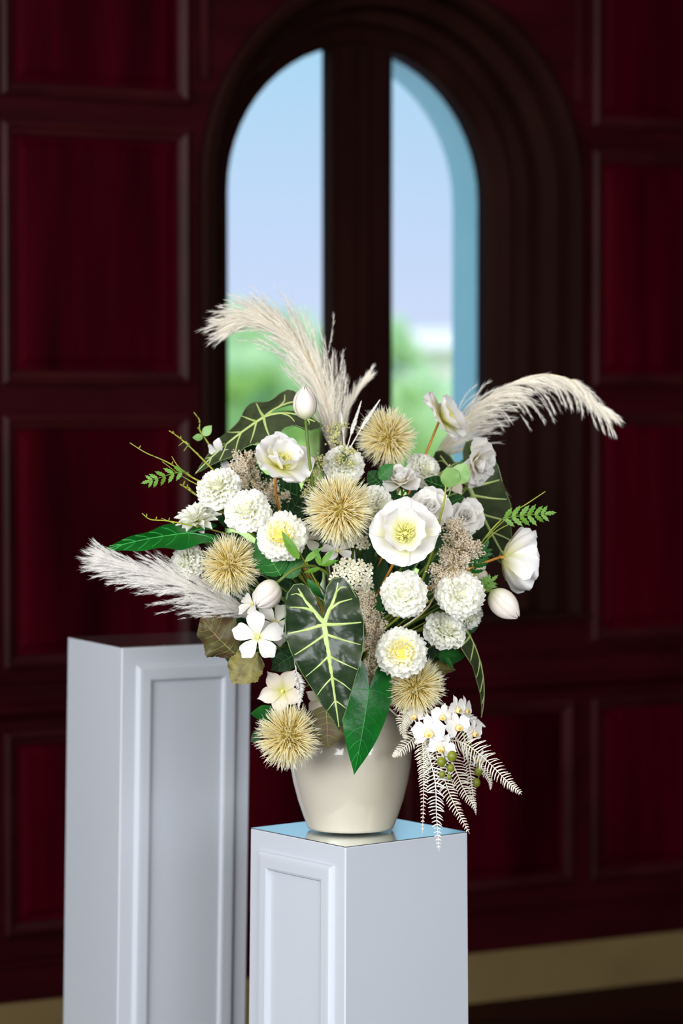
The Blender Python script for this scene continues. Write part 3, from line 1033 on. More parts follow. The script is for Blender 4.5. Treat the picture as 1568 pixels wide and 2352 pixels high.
def blade_mesh(name, out, surf, m, nb=44, nt=9, jag=0.0, wob=0.0, rim=None):
    bnd = []
    ks = [i / (len(out) - 1) for i in range(len(out))]
    sp = smooth_path([Vector((a, b, 0)) for a, b in out], nb)
    mb = MB()
    for side in (1, -1):
        vs = []
        for i, p in enumerate(sp):
            a, b = p.x, max(0.0, p.y)
            am = max(a * 0.97 - 0.05 * (1 - a) + (0.05 if a > 0 else 0.05), -0.012)
            am = max(a - 0.10 * b / 0.36, -0.012) if a > -0.012 else -0.012
            jg = 1 + (jag * (0.5 if i % 2 else -0.5)) + wob * math.sin(i * 0.9 + side)
            for q in range(nt + 1):
                s = q / nt
                aa = am + (a - am) * s
                bb = b * s * (jg if q == nt else 1 + (jg - 1) * s * s)
                vs.append(surf(aa, side * bb))
        n_ = nt + 1
        fs = []
        for i in range(len(sp) - 1):
            for q in range(nt):
                f = (i * n_ + q, i * n_ + q + 1, (i + 1) * n_ + q + 1, (i + 1) * n_ + q)
                fs.append(f if side < 0 else f[::-1])
        mb.add(vs, fs)
    return mb.mesh(name, m)


def vein_mesh(name, surf, lines, m, off=0.006, wide=1.0):
    mb = MB()
    for pts, w0, w1 in lines:
        w0, w1 = w0 * wide, w1 * wide
        sp = smooth_path([Vector((a, b, 0)) for a, b in pts], 14)
        vs = []
        for i, p in enumerate(sp):
            tg = (sp[min(i + 1, len(sp) - 1)] - sp[max(i - 1, 0)]).normalized()
            nn = Vector((-tg.y, tg.x, 0))
            w = w0 + (w1 - w0) * i / (len(sp) - 1)
            for s_, o_ in ((-1, -0.002), (-0.5, off), (0.5, off), (1, -0.002)):
                q = p + nn * w * s_
                vs.append(surf(q.x, q.y, o_))
        fs = [(i * 4 + k, i * 4 + k + 1, (i + 1) * 4 + k + 1, (i + 1) * 4 + k) for i in range(len(sp) - 1) for k in range(3)]
        mb.add(vs, fs)
    return mb.mesh(name, m)


def alo_veins(lobe=1.0):
    L_ = [([(-0.01, 0), (0.3, 0), (0.6, 0.0), (0.97, 0)], 0.022, 0.004)]
    for s in (1, -1):
        L_ += [([(0.0, 0), (-.12 * lobe, s * .07), (-.24 * lobe, s * .14), (-.36 * lobe, s * .185)], 0.019, 0.006),
               ([(-.12 * lobe, s * .07), (-.17 * lobe, s * .17), (-.19 * lobe, s * .29)], 0.012, 0.004),
               ([(-.26 * lobe, s * .145), (-.31 * lobe, s * .2), (-.31 * lobe, s * .26)], 0.009, 0.003),
               ([(0.01, 0), (.03, s * .16), (.04, s * .34)], 0.015, 0.005),
               ([(.10, 0), (.17, s * .14), (.245, s * .31)], 0.012, 0.004),
               ([(.30, 0), (.38, s * .11), (.46, s * .235)], 0.010, 0.003),
               ([(.50, 0), (.57, s * .085), (.645, s * .155)], 0.008, 0.003),
               ([(.72, 0), (.76, s * .045), (.80, s * .085)], 0.006, 0.002)]
    return L_


def heart_veins(w=1.0):
    L_ = [([(-0.01, 0), (0.3, 0), (0.6, 0.0), (0.96, 0)], 0.010 * w, 0.002)]
    for s in (1, -1):
        L_ += [([(0, 0), (-.1, s * .05), (-.2, s * .11), (-.24, s * .17)], .005 * w, .002), ([(0, 0), (.0, s * .1), (.03, s * .24)], .005 * w, .002)]
        for a in (.12, .27, .42, .57, .72):
            wd = interp(OUT_HEART[6:], a + .12)
            L_.append(([(a, 0), (a + .06, s * wd * .45), (a + .15, s * wd * .8)], .004 * w, .0015))
    return L_


def simple_veins(out, w=1.0, n=5):
    L_ = [([(0.0, 0), (0.3, 0), (0.6, 0.0), (0.96, 0)], 0.011 * w, 0.003)]
    for k in range(n):
        a = 0.1 + 0.72 * k / n
        wd = interp(out, min(0.98, a + .13))
        for s in (1, -1):
            L_.append(([(a, 0), (a + .06, s * wd * .45), (a + .14, s * wd * .86)], .006 * w, .002))
    return L_


def leaf_matrix(base, Tv, Bh):
    Y = Vector(Tv).normalized()
    X = Vector(Bh)
    X = (X - Y * X.dot(Y)).normalized()
    Z = X.cross(Y)
    if Z.y > 0:
        X = -X
        Z = -Z
    m = Matrix((X, Y, Z)).transposed().to_4x4()
    return Matrix.Translation(base) @ m


def leaf_thing(name, label, base, Tv, Bh, out, m, vm, veins, bend=0.0, fold=0.15, wave=0.04, pucker=0.0, jag=0.0, wob=0.0, group='large leaves in the bouquet',
               stalk=True, seed=1, sm=stem_g, stalk_back=None, off=0.006, voff=None, bend_neg=None):
    L = Vector(Tv).length
    t = thing(name, label, 'leaf', leaf_matrix(base, Tv, Bh), group)
    sf = make_surf(L, bend, fold, wave, pucker, seed, bend_neg)
    place('blade', blade_mesh('blade', out, sf, m, jag=jag, wob=wob), t)
    if m in (alo_m, alo_flat):
        for s_ in (1, -1):
            rim = [(a_, s_ * max(0.002, b_ * 0.985)) for a_, b_ in out[1:-1]]
            place('rim', vein_mesh('rim', sf, [(rim, 0.007, 0.003)], alo_edge, 0.004), t)
    if veins:
        place('veins', vein_mesh('veins', sf, veins, vm, off, 1.3 if vm is alo_vein else 1.0), t)
    if stalk:
        add_stem(t, t.matrix_world @ Vector((0, 0, -0.001)), stalk_back or (-Vector(Tv).normalized() * 0.3 + Vector((0, 0.7, -0.3))), sm, 0.0022, 0.35, 'stalk')
    return t


def leaf_part(parent, wbase, Tv, Bh, out, m, vm=None, bend=-0.4, fold=0.2, jag=0.0, wave=0.02, seed=1):
    """A leaf as a part of a sprig; its veins are a sub-part."""
    L = Vector(Tv).length
    mw = parent.matrix_world.inverted() @ leaf_matrix(wbase, Tv, Bh)
    sf = make_surf(L, bend, fold, wave, 0.0, seed)
    o = place('leaf', blade_mesh('leaf', out, sf, m, 20, 4, jag), parent, mw)
    if vm:
        place('veins', vein_mesh('veins', sf, simple_veins(out, 0.9, 4), vm, 0.01), o)
    return o


def V(*a):
    return Vector(a)


# ------------------------------------------------------------------ plumes
def pampas(path_px, label, m, wid, n_br, seed, grav=0.25, hair=46, ln=(0.10, 0.05), spread=0.55, cat='pampas grass', stem=True, bias=(0, 0, 0), droop=False):
    r = random.Random(seed)
    pts = [P(x, y, d) for x, y, d in path_px]
    sp = smooth_path(pts, 60)
    t = thing('pampas_plume', label, 'pampas grass', Matrix.Translation(pts[0]), 'pampas plumes')
    inv = t.matrix_world.inverted()
    o3 = pts[0]
    mb = MB()
    mb.tube([p - o3 for p in sp], [0.0024 * (1 - 0.8 * i / 60) for i in range(61)], 5)
    place('rachis', mb.mesh('rachis', straw), t)
    verts, faces, ts = [], [], []

    def hairs(c, base_w):
        """Fine hairs along a branchlet curve c."""
        k_n = len(c) - 1
        for h in range(hair):
            x = r.random() * k_n
            k = min(int(x), k_n - 1)
            p = c[k].lerp(c[k + 1], x - k)
            tg = (c[k + 1] - c[k]).normalized()
            rd = Vector((r.gauss(0, 1), r.gauss(0, 1), r.gauss(0, 1)))
            rd -= tg * rd.dot(tg)
            rd.normalize()
            l = r.uniform(0.008, 0.019) * base_w
            e = p + (tg * 0.93 + rd * r.uniform(0.12, 0.42)) * l
            sd = tg.cross(rd).normalized() * r.uniform(0.00022, 0.00042)
            md = p.lerp(e, 0.5) + rd * l * 0.06
            i0 = len(verts)
            verts.extend([p - sd, p + sd, md + sd * 0.8, md - sd * 0.8, e])
            faces.append((i0, i0 + 1, i0 + 2, i0 + 3))
            faces.append((i0 + 3, i0 + 2, i0 + 4))
            ts.extend([0.2, 0.2, 0.6, 0.6, 1.0])
    for b in range(n_br):
        f = (b + r.random()) / n_br
        fp = f * 0.97
        x = fp * 60
        k = min(int(x), 59)
        p = sp[k].lerp(sp[k + 1], x - k)
        tg = (sp[k + 1] - sp[k]).normalized()
        rd = Vector((r.gauss(0, 1), r.gauss(0, 1), r.gauss(0, 1)))
        rd = rd.normalized() + Vector(bias)
        rd -= tg * rd.dot(tg)
        rd.normalize()
        w = interp(wid, fp)
        l = (ln[0] + (ln[1] - ln[0]) * fp) * r.uniform(0.6, 1.2)
        # a few loose wisps stand away from the plume
        loose = r.random() < 0.16
        gv = grav
        if droop:
            loose = rd.z < -0.55 and r.random() < 0.42 and 0.2 < f < 0.95
            if loose:
                gv, l = grav * 2.6, max(l, 0.06) * 1.15
        sprd = spread * (r.uniform(0.3, 1.0) if not loose else r.uniform(1.0, 1.5))
        c = [p]
        dcur = (tg + rd * sprd * w).normalized()
        n_s = 7
        for q in range(n_s):
            # hairs follow the rachis further on, and sag
            kk = min(59, int((fp + l * (q / n_s) * 1.6) * 60))
            tg2 = (sp[kk + 1] - sp[kk]).normalized()
            dcur = (dcur * 0.70 + tg2 * 0.22 + rd * 0.08 * w * sprd + Vector((0, 0, -gv)) * (0.25 + 0.3 * q / n_s)).normalized()
            dcur = (dcur + Vector((r.gauss(0, .05), r.gauss(0, .05), r.gauss(0, .05)))).normalized()
            c.append(c[-1] + dcur * (l / n_s))
        hairs([v - o3 for v in c], 1.0 if not loose else 0.8)
    mb = MB()
    mb.add(verts, faces, ts)
    o = place('plume', mb.mesh('plume', m, False), t)
    o['kind'] = 'stuff'
    if stem:
        add_stem(t, pts[0], (pts[0] - pts[1]), straw, 0.0028)
    return t


def fern_frond(path_px, label, m, wpx, seed, n=46, name='fern_frond', thick=0.00135, ang=1.15, stem=True, cat='fern', group='bleached fern fronds', tipw=0.12, start=0.06):
    """A frond with a midrib and rows of narrow leaflets."""
    r = random.Random(seed)
    pts = [P(x, y, d) for x, y, d in path_px]
    sp = smooth_path(pts, 60)
    t = thing(name, label, cat, Matrix.Translation(pts[0]), group)
    o3 = pts[0]
    mb = MB()
    mb.tube([p - o3 for p in sp], [0.0013 * (1 - 0.65 * i / 60) for i in range(61)], 5)
    place('midrib', mb.mesh('midrib', m), t)
    mb = MB()
    Wd = wpx * MX
    for i in range(n):
        f = start + (0.99 - start) * i / n
        x = f * 60
        k = min(int(x), 59)
        p = sp[k].lerp(sp[k + 1], x - k)
        tg = (sp[k + 1] - sp[k]).normalized()
        side0 = tg.cross(Vector((0.15, -1, 0.1))).normalized()
        nrm = side0.cross(tg).normalized()
        env = min(1.0, 0.35 + (f - start + 0.06) * 3.0) * (1 - max(0, f - 0.35) / 0.65 * (1 - tipw))
        for s in (1, -1):
            ln = Wd * env * r.uniform(0.86, 1.08)
            a = ang + r.uniform(-0.12, 0.12)
            d = (side0 * s * math.sin(a) + tg * math.cos(a) + nrm * r.uniform(-0.35, 0.35)).normalized()
            e1 = p + d * ln * 0.5
            e2 = e1 + (d * 0.9 + tg * 0.25 + nrm * r.uniform(-0.3, 0.3)).normalized() * ln * 0.5
            th = thick * r.uniform(0.8, 1.15)
            mb.tube([p - o3, e1 - o3, e2 - o3], [th * 0.9, th, th * 0.45], 4)
    o = place('leaflets', mb.mesh('leaflets', m), t)
    o['kind'] = 'stuff'
    if stem:
        add_stem(t, pts[0], pts[0] - pts[1], m, 0.0016, 0.35)
    return t


def bead_spray(blobs, label, seed, m=bead_m, n=1500, name='astilbe', back=None, cat='flower', r_b=(0.0014, 0.0025), group='cream bead sprays', sm=straw):
    r = random.Random(seed)
    pts = [P(x, y, d) for x, y, d, _ in blobs]
    t = thing(name, label, cat, Matrix.Translation(pts[-1]), group)
    o3 = pts[-1]
    mb = MB()
    for a, b in zip(pts[:-1], pts[1:]):
        mb.tube([a - o3, b - o3], [0.0012, 0.0016], 5)
    tw = MB()
    tot = sum(q[3] ** 2 for q in blobs)
    for (x, y, d, rp), c in zip(blobs, pts):
        R = rp * MX
        for k in range(int(0.8 * n * rp ** 2 / tot)):
            if k % 26 == 0:
                vc = Vector((r.gauss(0, 1), r.gauss(0, 1), r.gauss(0, 1))).normalized()
                qc = vc * R * r.uniform(0.66, 1.0)
            v = vc
            q = c + qc + Vector((r.gauss(0, 1), r.gauss(0, 1), r.gauss(0, 1))) * 0.0042 + vc * r.uniform(0, 0.004)
            rb = r.uniform(*r_b)
            n0 = q - o3
            tw.add([n0 + V(rb, 0, 0), n0 - V(rb, 0, 0), n0 + V(0, rb, 0), n0 - V(0, rb, 0), n0 + V(0, 0, rb), n0 - V(0, 0, rb)],
                   [(0, 2, 4), (2, 1, 4), (1, 3, 4), (3, 0, 4), (2, 0, 5), (1, 2, 5), (3, 1, 5), (0, 3, 5)])
            if k % 6 == 0:
                mb.tube([c - o3 + v * R * 0.05, n0], [0.0004, 0.0003], 3)
    place('twigs', mb.mesh('twigs', sm), t)
    o = place('beads', tw.mesh('beads', m), t)
    o['kind'] = 'stuff'
    add_stem(t, pts[-1], back or V(0, 0.2, -1), sm, 0.0018)
    return t


def twig(path_px, r=0.0018, buds=(), m=None):
    pts = smooth_path([P(x, y, d) for x, y, d in path_px], 16)
    return pts


def sprig(label, main, branches=(), leaves=(), m_stem=None, name='green_sprig', r=0.0016, group='green sprigs', nodes=True, back=None, seed=1):
    """A twig (main path, tip first, ending inside the bouquet) with side twigs and leaves."""
    rr = random.Random(seed)
    m_stem = m_stem or olive_stem
    pts = smooth_path([P(*q) for q in main], 20)
    t = thing(name, label, 'sprig', Matrix.Translation(pts[-1]), group)
    o3 = pts[-1]
    mb = MB()
    mb.tube([p - o3 for p in pts], [r * (0.55 + 0.6 * i / 20) for i in range(21)], 6)
    for b in branches:
        bp = smooth_path([P(*q) for q in b], 12)
        mb.tube([p - o3 for p in bp], [r * (0.45 + 0.35 * i / 12) for i in range(13)], 5)
    if nodes:
        for k in range(3, 16, 4):
            p = pts[k]
            dv = V(rr.uniform(-.5, .5), -0.4, rr.uniform(0.2, 1)).normalized()
            mb.tube([p - o3, p - o3 + dv * r * 3.2, p - o3 + dv * r * 5], [r * 0.9, r * 0.7, r * 0.2], 5)
    place('twig', mb.mesh('twig', m_stem), t)
    for lf in leaves:
        leaf_part(t, *lf)
    add_stem(t, pts[-1], back or (pts[-1] - pts[-2]), m_stem, r)
    return t


def feather_leaf(parent, path_px, wpx, n, m, seed=1):
    """Cut fern-like leaf: a rib with toothed leaflets, each a part."""
    r = random.Random(seed)
    inv = parent.matrix_world.inverted()
    pts = smooth_path([P(*q) for q in path_px], 24)
    mb = MB()
    mb.tube([inv @ p for p in pts], [0.0012 * (1 - 0.6 * i / 24) for i in range(25)], 5)
    place('rib', mb.mesh('rib', m), parent)
    out = [(0, 0.03), (.2, .16), (.28, .12), (.45, .2), (.53, .13), (.7, .16), (.78, .08), (1, 0)]
    for i in range(n):
        f = (i + 0.6) / n
        k = min(23, int(f * 24))
        tg = (pts[k + 1] - pts[k]).normalized()
        sd = tg.cross(V(0, -1, 0)).normalized()
        ln = 1.3 * wpx * MX * (0.55 + 0.45 * math.sin(PI * (0.25 + f * 0.65)))
        for s in (1, -1):
            dv = (sd * s * 0.8 + tg * 0.75 + V(0, r.uniform(-.4, .3), r.uniform(-.15, .05))).normalized()
            leaf_part(parent, pts[k], dv * ln, tg, out, m, None, -0.3, 0.1, 0.0, 0.01, i)
    tg = (pts[-1] - pts[-2]).normalized()
    leaf_part(parent, pts[-1], tg * wpx * MX * 1.1, tg.cross(V(0, -1, 0)), out, m, None, -0.2, 0.1)


# ================================================================== the bouquet
CAM = V(0, -1, 0)

# --- plumes
pampas([(778, 1075, 5.6), (764, 985, 5.6), (742, 900, 5.6), (706, 820, 5.6), (655, 764, 5.6), (592, 732, 5.59), (538, 740, 5.58)],
       'tall cream pampas plume arching to the left in front of the window', pampas_m,
       [(0, 0.5), (0.25, 1.05), (0.65, 1.0), (1, 0.9)], 330, 11, grav=0.11, hair=105, ln=(0.155, 0.065), spread=0.92, bias=(0.1, 0, 0.0))
pampas([(790, 1030, 5.62), (793, 965, 5.62), (812, 915, 5.62), (840, 872, 5.62)], 'thin cream pampas wisp leaning right beside the tall plume',
       pampas_m, [(0, 0.5), (1, 0.4)], 60, 12, grav=0.05, hair=60, ln=(0.05, 0.03), spread=0.5)
pampas([(985, 1075, 5.66), (1030, 1010, 5.66), (1090, 940, 5.66), (1165, 885, 5.66), (1245, 860, 5.66), (1318, 876, 5.66), (1360, 918, 5.66), (1402, 943, 5.66)],
       'cream pampas plume sweeping out to the right with drooping strands', pampas_m,
       [(0, 1.0), (0.3, 1.0), (0.7, 0.8), (0.9, 0.4), (1, 0.15)], 270, 13, grav=0.36, hair=100, ln=(0.125, 0.03), spread=0.78, bias=(0.1, 0, -0.8), droop=True)
pampas([(1050, 1065, 5.7), (1100, 1085, 5.7), (1130, 1105, 5.7), (1150, 1135, 5.7)], 'small tuft of pampas behind the right-hand rose', pampas_m,
       [(0, 0.6), (1, 0.5)], 60, 14, grav=0.3, hair=50, ln=(0.05, 0.03))
pampas([(600, 1425, 5.42), (540, 1395, 5.4), (470, 1362, 5.38), (400, 1336, 5.36), (335, 1316, 5.35), (285, 1300, 5.34), (250, 1286, 5.33)],
       'bleached white pampas plume reaching left above the tall pedestal', pampas_w,
       [(0, 1.1), (0.5, 1.0), (1, 0.75)], 260, 15, grav=0.09, hair=110, ln=(0.13, 0.05), spread=0.8)

# --- spiky globe flowers
puffball(780, 1170, 5.27, 86, (-0.05, -1, 0.08), 'largest spiky cream globe flower, front and centre of the bouquet', 1000)
puffball(888, 1005, 5.52, 72, (-0.35, -0.85, 0.15), 'spiky yellow globe flower at the top, against the window')
puffball(530, 1297, 5.33, 74, (0.3, -0.9, 0.1), 'spiky cream globe flower beside the green leaf and left plume')
puffball(662, 1692, 5.28, 78, (-0.05, -0.95, 0.1), 'spiky yellow globe flower hanging over the left shoulder of the vase')
puffball(952, 1577, 5.31, 72, (-0.1, -0.9, 0.25), 'spiky yellow globe flower above the orchids, right of the vase neck')

# --- poppies
poppy(645, 1064, 5.36, 76, (0.34, -0.62, 0.62), 'large white poppy under the tulip bud and veined leaf', roll=0.4, cup=0.36, n=(4, 4, 0))
poppy(930, 1226, 5.24, 80, (-0.02, -0.93, 0.26), 'large white poppy facing forward with yellow green stamens', roll=2.0, cup=0.12, n=(4, 4, 0))
poppy(1022, 958, 5.56, 66, (0.62, -0.22, 0.42), 'white poppy in profile at the top right, on an orange stem', roll=0.6, cup=-0.02, n=(5, 4, 0), back=(-0.35, 0.1, -0.9), bulge=0.45)
poppy(1172, 1282, 5.42, 98, (0.86, 0.26, -0.10), 'white poppy in profile at the far right, turned away on an orange stem', roll=1.2, cup=0.5, n=(5, 4, 0), bowl=True, back=(-0.9, 0, -0.3), bulge=0.4)

# --- ruffled blooms
carnation(500, 1117, 5.36, 52, (-0.35, -0.62, 0.6), 'ruffled white bloom beside the cream bead spray, uppermost of the left cluster', roll=0.2)
carnation(567, 1172, 5.31, 54, (-0.2, -0.85, 0.5), 'ruffled white bloom in the middle of the left cluster, below the large poppy', roll=0.9)
carnation(647, 1230, 5.28, 58, (-0.15, -0.9, 0.4), 'ruffled white bloom with a yellow heart left of the central globe flower', True, roll=0.4)
carnation(452, 1195, 5.40, 50, (-0.3, -0.5, 0.75), 'white chrysanthemum with long narrow petals above the green pointed leaf', name='chrysanthemum', pet=MUM,
          layers=[(14, .1, -.1, 0.0, 1.0), (14, .1, -.05, 0.3, 0.95), (12, .08, 0, 0.6, 0.85), (9, .05, 0.03, 0.9, 0.7), (6, .03, .05, 1.2, .6)])
carnation(428, 1290, 5.38, 46, (-0.75, -0.6, 0.1), 'ruffled white bloom at the left edge, between green leaf and plume', roll=1.5)
carnation(927, 1365, 5.27, 55, (0, -0.95, 0.2), 'ruffled white bloom below the forward facing poppy', roll=0.1)
carnation(1058, 1364, 5.31, 55, (0.22, -0.9, 0.22), 'ruffled white bloom left of the hanging bud', roll=0.7)
carnation(1080, 1418, 5.40, 34, (0.5, -0.6, -0.5), 'small ruffled white bloom peeping out below its larger neighbour near the hanging bud', roll=1.7)
carnation(1024, 1447, 5.36, 50, (0.25, -0.55, 0.55), 'greenish white ruffled bloom seen from the side above the lobed leaf', roll=2.2)
carnation(921, 1498, 5.25, 58, (0.02, -1, 0.1), 'ruffled white bloom with a yellow heart above the right globe flower', True, roll=0.3)
carnation(788, 1064, 5.46, 48, (0.1, -0.75, 0.55), 'ruffled white bloom behind the seed heads above the central globe flower', roll=1.1)
carnation(868, 1165, 5.36, 50, (0.6, -0.75, 0.2), 'ruffled white bloom half hidden behind the central globe flower', roll=2.6)
carnation(975, 1080, 5.56, 42, (0.5, -0.7, 0.3), 'ruffled white bloom at the back beside the upper rose', roll=0.5)
carnation(798, 1588, 5.34, 44, (0.6, -0.75, 0.1), 'ruffled white bloom between the veined leaf and the heart shaped leaf', roll=1.9)

# --- roses
rose(920, 1095, 5.44, 50, (-0.1, -0.45, 0.85), 'white rose seen from the side below the top globe flower', roll=0.3)
rose(985, 1166, 5.36, 54, (0.05, -0.85, 0.45), 'white rose directly behind the forward facing poppy', roll=1.0, openness=0.75)
rose(1068, 1186, 5.42, 46, (0.1, -0.85, 0.2), 'white rose with a creamy heart above the large bead spray', roll=2.0, openness=0.8)
rose(1104, 1066, 5.50, 60, (0.72, -0.5, -0.2), 'white rose at the upper right, turned outward from the light green leaves', roll=0.6, openness=1.25)

# --- tulip buds
tulip(701, 926, 5.34, 56, 76, (-0.02, -0.1, 1), 'upright white tulip bud at the top in front of the tall plume', (0.05, 0, -1), 0.3)
tulip(612, 1366, 5.24, 64, 78, (-0.55, -0.45, -0.62), 'nodding white tulip bud on an arched stem left of the large veined leaf', (0.75, 0.1, 0.8), 0.42)
tulip(1158, 1388, 5.36, 62, 88, (0.68, -0.2, -0.66), 'drooping white tulip bud at the right below the profile poppy', (-0.9, 0.1, 0.3), 0.3)

# --- simple blossoms
blossom(592, 1464, 5.26, 62, (-0.05, -0.97, 0.1), 'white five petalled blossom in front of the mottled leaves', roll=0.35)
blossom(632, 1432, 5.31, 54, (0.3, -0.8, 0.35), 'white blossom just behind the front five petalled one, touching the veined leaf', roll=1.0)
blossom(582, 1388, 5.31, 40, (-0.5, -0.55, 0.5), 'white blossom tucked behind the nodding tulip bud', roll=0.2)
blossom(775, 1268, 5.34, 42, (0.0, -0.55, 0.8), 'white blossom directly under the central globe flower', roll=0.5)
blossom(700, 1240, 5.36, 44, (0.2, -0.6, 0.6), 'white blossom between the yellow hearted bloom and the central globe flower', roll=1.4)
blossom(650, 1588, 5.33, 62, (-0.25, -0.8, 0.1), 'ivory blossom above the lower left globe flower', roll=0.9, pet=BL_C, el=0.25, name='ivory_blossom')
blossom(742, 1600, 5.36, 46, (-0.1, -0.8, -0.3), 'ivory blossom under the left edge of the large veined leaf', roll=0.1, pet=BL_C, el=0.2, name='ivory_blossom')
blossom(510, 1042, 5.52, 40, (-0.5, -0.6, -0.3), 'white blossom half hidden behind the horizontal veined leaf', roll=0.1)
blossom(855, 1555, 5.40, 40, (0.1, -0.7, -0.4), 'ivory blossom behind the heart shaped leaf', roll=0.6, pet=BL_C, el=0.3, name='ivory_blossom')
blossom(1085, 1318, 5.46, 42, (0.2, -0.7, 0.4), 'ivory blossom behind the orange stem of the far right poppy', roll=0.6, pet=BL_C, el=0.3, name='ivory_blossom')
blossom(1030, 1110, 5.56, 44, (0.2, -0.8, 0.4), 'ivory blossom behind the light green rose leaves', roll=0.2, pet=BL_C, el=0.3, name='ivory_blossom')

# --- large leaves
leaf_thing('alocasia_leaf', 'large dark glossy leaf with pale veins hanging in front of the vase mouth', P(744, 1432, 5.19), V(0.030, -0.03, -0.196), V(1, 0.05, 0.1), OUT_ALO,
           alo_m, alo_vein, alo_veins(), bend=-0.35, fold=0.10, wave=0.08, pucker=0.022, wob=0.045, seed=2, stalk_back=(0, 0.9, 0.3))
leaf_thing('alocasia_leaf', 'dark leaf with pale veins lying level under the upright tulip bud', P(607, 956, 5.50), V(-0.155, 0.02, -0.098), V(0.03, -0.16, -0.095), OUT_ALO2,
           alo_flat, alo_vein, alo_veins(1.5), bend=-0.3, bend_neg=2.0, fold=0.12, wave=0.06, wob=0.03, seed=4, stalk_back=(0.6, 0.3, -0.6))
leaf_thing('alocasia_leaf', 'dark veined leaf at the right behind the profile poppy', P(1076, 1116, 5.6), V(0.082, 0.02, -0.19), V(1, -0.75, 0.45), OUT_ALO,
           alo_flat, alo_vein, alo_veins(), bend=-0.3, fold=0.12, wave=0.05, wob=0.03, seed=6, stalk_back=(-0.5, 0.2, -0.6))
leaf_thing('alocasia_leaf', 'narrow dark veined leaf drooping at the right below the hanging bud', P(1078, 1458, 5.42), V(0.082, 0.0, -0.15), V(0.16, 1.0, 0.12), OUT_ALO,
           alo_flat, alo_vein, alo_veins(), bend=-0.75, fold=0.25, wave=0.02, wob=0.02, seed=8, stalk_back=(-0.6, 0.2, 0.5))
leaf_thing('anthurium_leaf', 'bright green pointed leaf reaching left above the white plume', P(432, 1224, 5.36), V(-0.172, -0.02, -0.016), V(0.05, -0.93, -0.42), OUT_HEART,
           anth_m, anth_vein, heart_veins(), bend=-0.25, fold=0.12, wave=0.05, seed=3, stalk_back=(0.7, 0.3, -0.4))
leaf_thing('anthurium_leaf', 'bright green heart shaped leaf hanging over the front of the vase', P(847, 1585, 5.27), V(-0.022, -0.02, -0.16), V(1, 0.25, -0.1), OUT_HEART,
           anth_m, anth_vein, heart_veins(), bend=-0.3, fold=0.28, wave=0.03, seed=5, stalk_back=(0, 0.9, 0.4))
leaf_thing('antique_leaf', 'dark mottled olive leaf at the left above the tall pedestal', P(538, 1500, 5.36), V(-0.072, -0.01, 0.062), V(0.6, -0.4, 0.7), OUT_ROUND,
           brown_leaf, brown_vein, simple_veins(OUT_ROUND), bend=-0.5, fold=0.22, wave=0.1, pucker=0.03, jag=0.05, wob=0.03, group='mottled leaves', seed=9, stalk_back=(0.7, 0.3, 0.2))
leaf_thing('antique_leaf', 'pale mottled olive leaf below the five petalled blossom', P(590, 1500, 5.31), V(-0.048, -0.02, -0.052), V(0.75, -0.25, -0.65), OUT_ROUND,
           olive_leaf, brown_vein, simple_veins(OUT_ROUND), bend=-0.4, fold=0.15, wave=0.09, pucker=0.03, jag=0.06, wob=0.04, group='mottled leaves', seed=10, stalk_back=(0.6, 0.4, 0.2))
leaf_thing('antique_leaf', 'brown mottled leaf under the tip of the large veined leaf', P(748, 1622, 5.28), V(0.006, -0.015, -0.078), V(1, 0.1, -0.1), OUT_ROUND,
           brown_leaf, brown_vein, simple_veins(OUT_ROUND), bend=-0.3, fold=0.12, wave=0.05, jag=0.04, group='mottled leaves', seed=11, stalk_back=(0, 0.8, 0.5))
leaf_thing('antique_leaf', 'small brown leaf behind the globe flower above the orchids', P(985, 1530, 5.44), V(0.05, -0.01, -0.012), V(0.1, -0.6, 0.6), OUT_OVATE,
           olive_leaf, brown_vein, simple_veins(OUT_OVATE), bend=-0.3, fold=0.12, wave=0.05, jag=0.03, group='mottled leaves', seed=12, stalk_back=(-0.6, 0.3, 0.4))

# --- leafy sprigs
sprig('rose leaves between the left globe flower and the yellow hearted bloom', [(640, 1295, 5.33), (655, 1310, 5.35), (690, 1345, 5.38), (720, 1390, 5.40)],
      leaves=[(P(645, 1322, 5.31), V(-0.048, -0.01, 0.075), V(0.8, -.2, .5), OUT_OVATE, grn_m, grn_vein, -0.3, 0.15, 0.05),
              (P(650, 1322, 5.31), V(0.035, -0.015, 0.032), V(0.6, -.4, -.7), OUT_OVATE, grn_m, grn_vein, -0.3, 0.2, 0.05)], m_stem=grn_dk, name='leafy_sprig')
sprig('rose leaves beside the side-on rose below the top globe flower', [(868, 1105, 5.46), (882, 1125, 5.47), (890, 1160, 5.47), (880, 1220, 5.46)],
      leaves=[(P(880, 1118, 5.45), V(-0.03, -0.01, 0.028), V(0.7, -.3, .7), OUT_ROUND, grn_dk, grn_vein, -0.3, 0.15, 0.05),
              (P(870, 1100, 5.43), V(0.024, -0.015, 0.03), V(0.6, -.4, -.5), OUT_OVATE, grn_m, grn_vein, -0.4, 0.2, 0.05),
              (P(890, 1150, 5.45), V(0.04, -0.01, -0.005), V(0.1, -.5, .8), OUT_OVATE, grn_dk, grn_vein, -0.3, 0.15, 0.05)], m_stem=grn_dk, name='leafy_sprig')
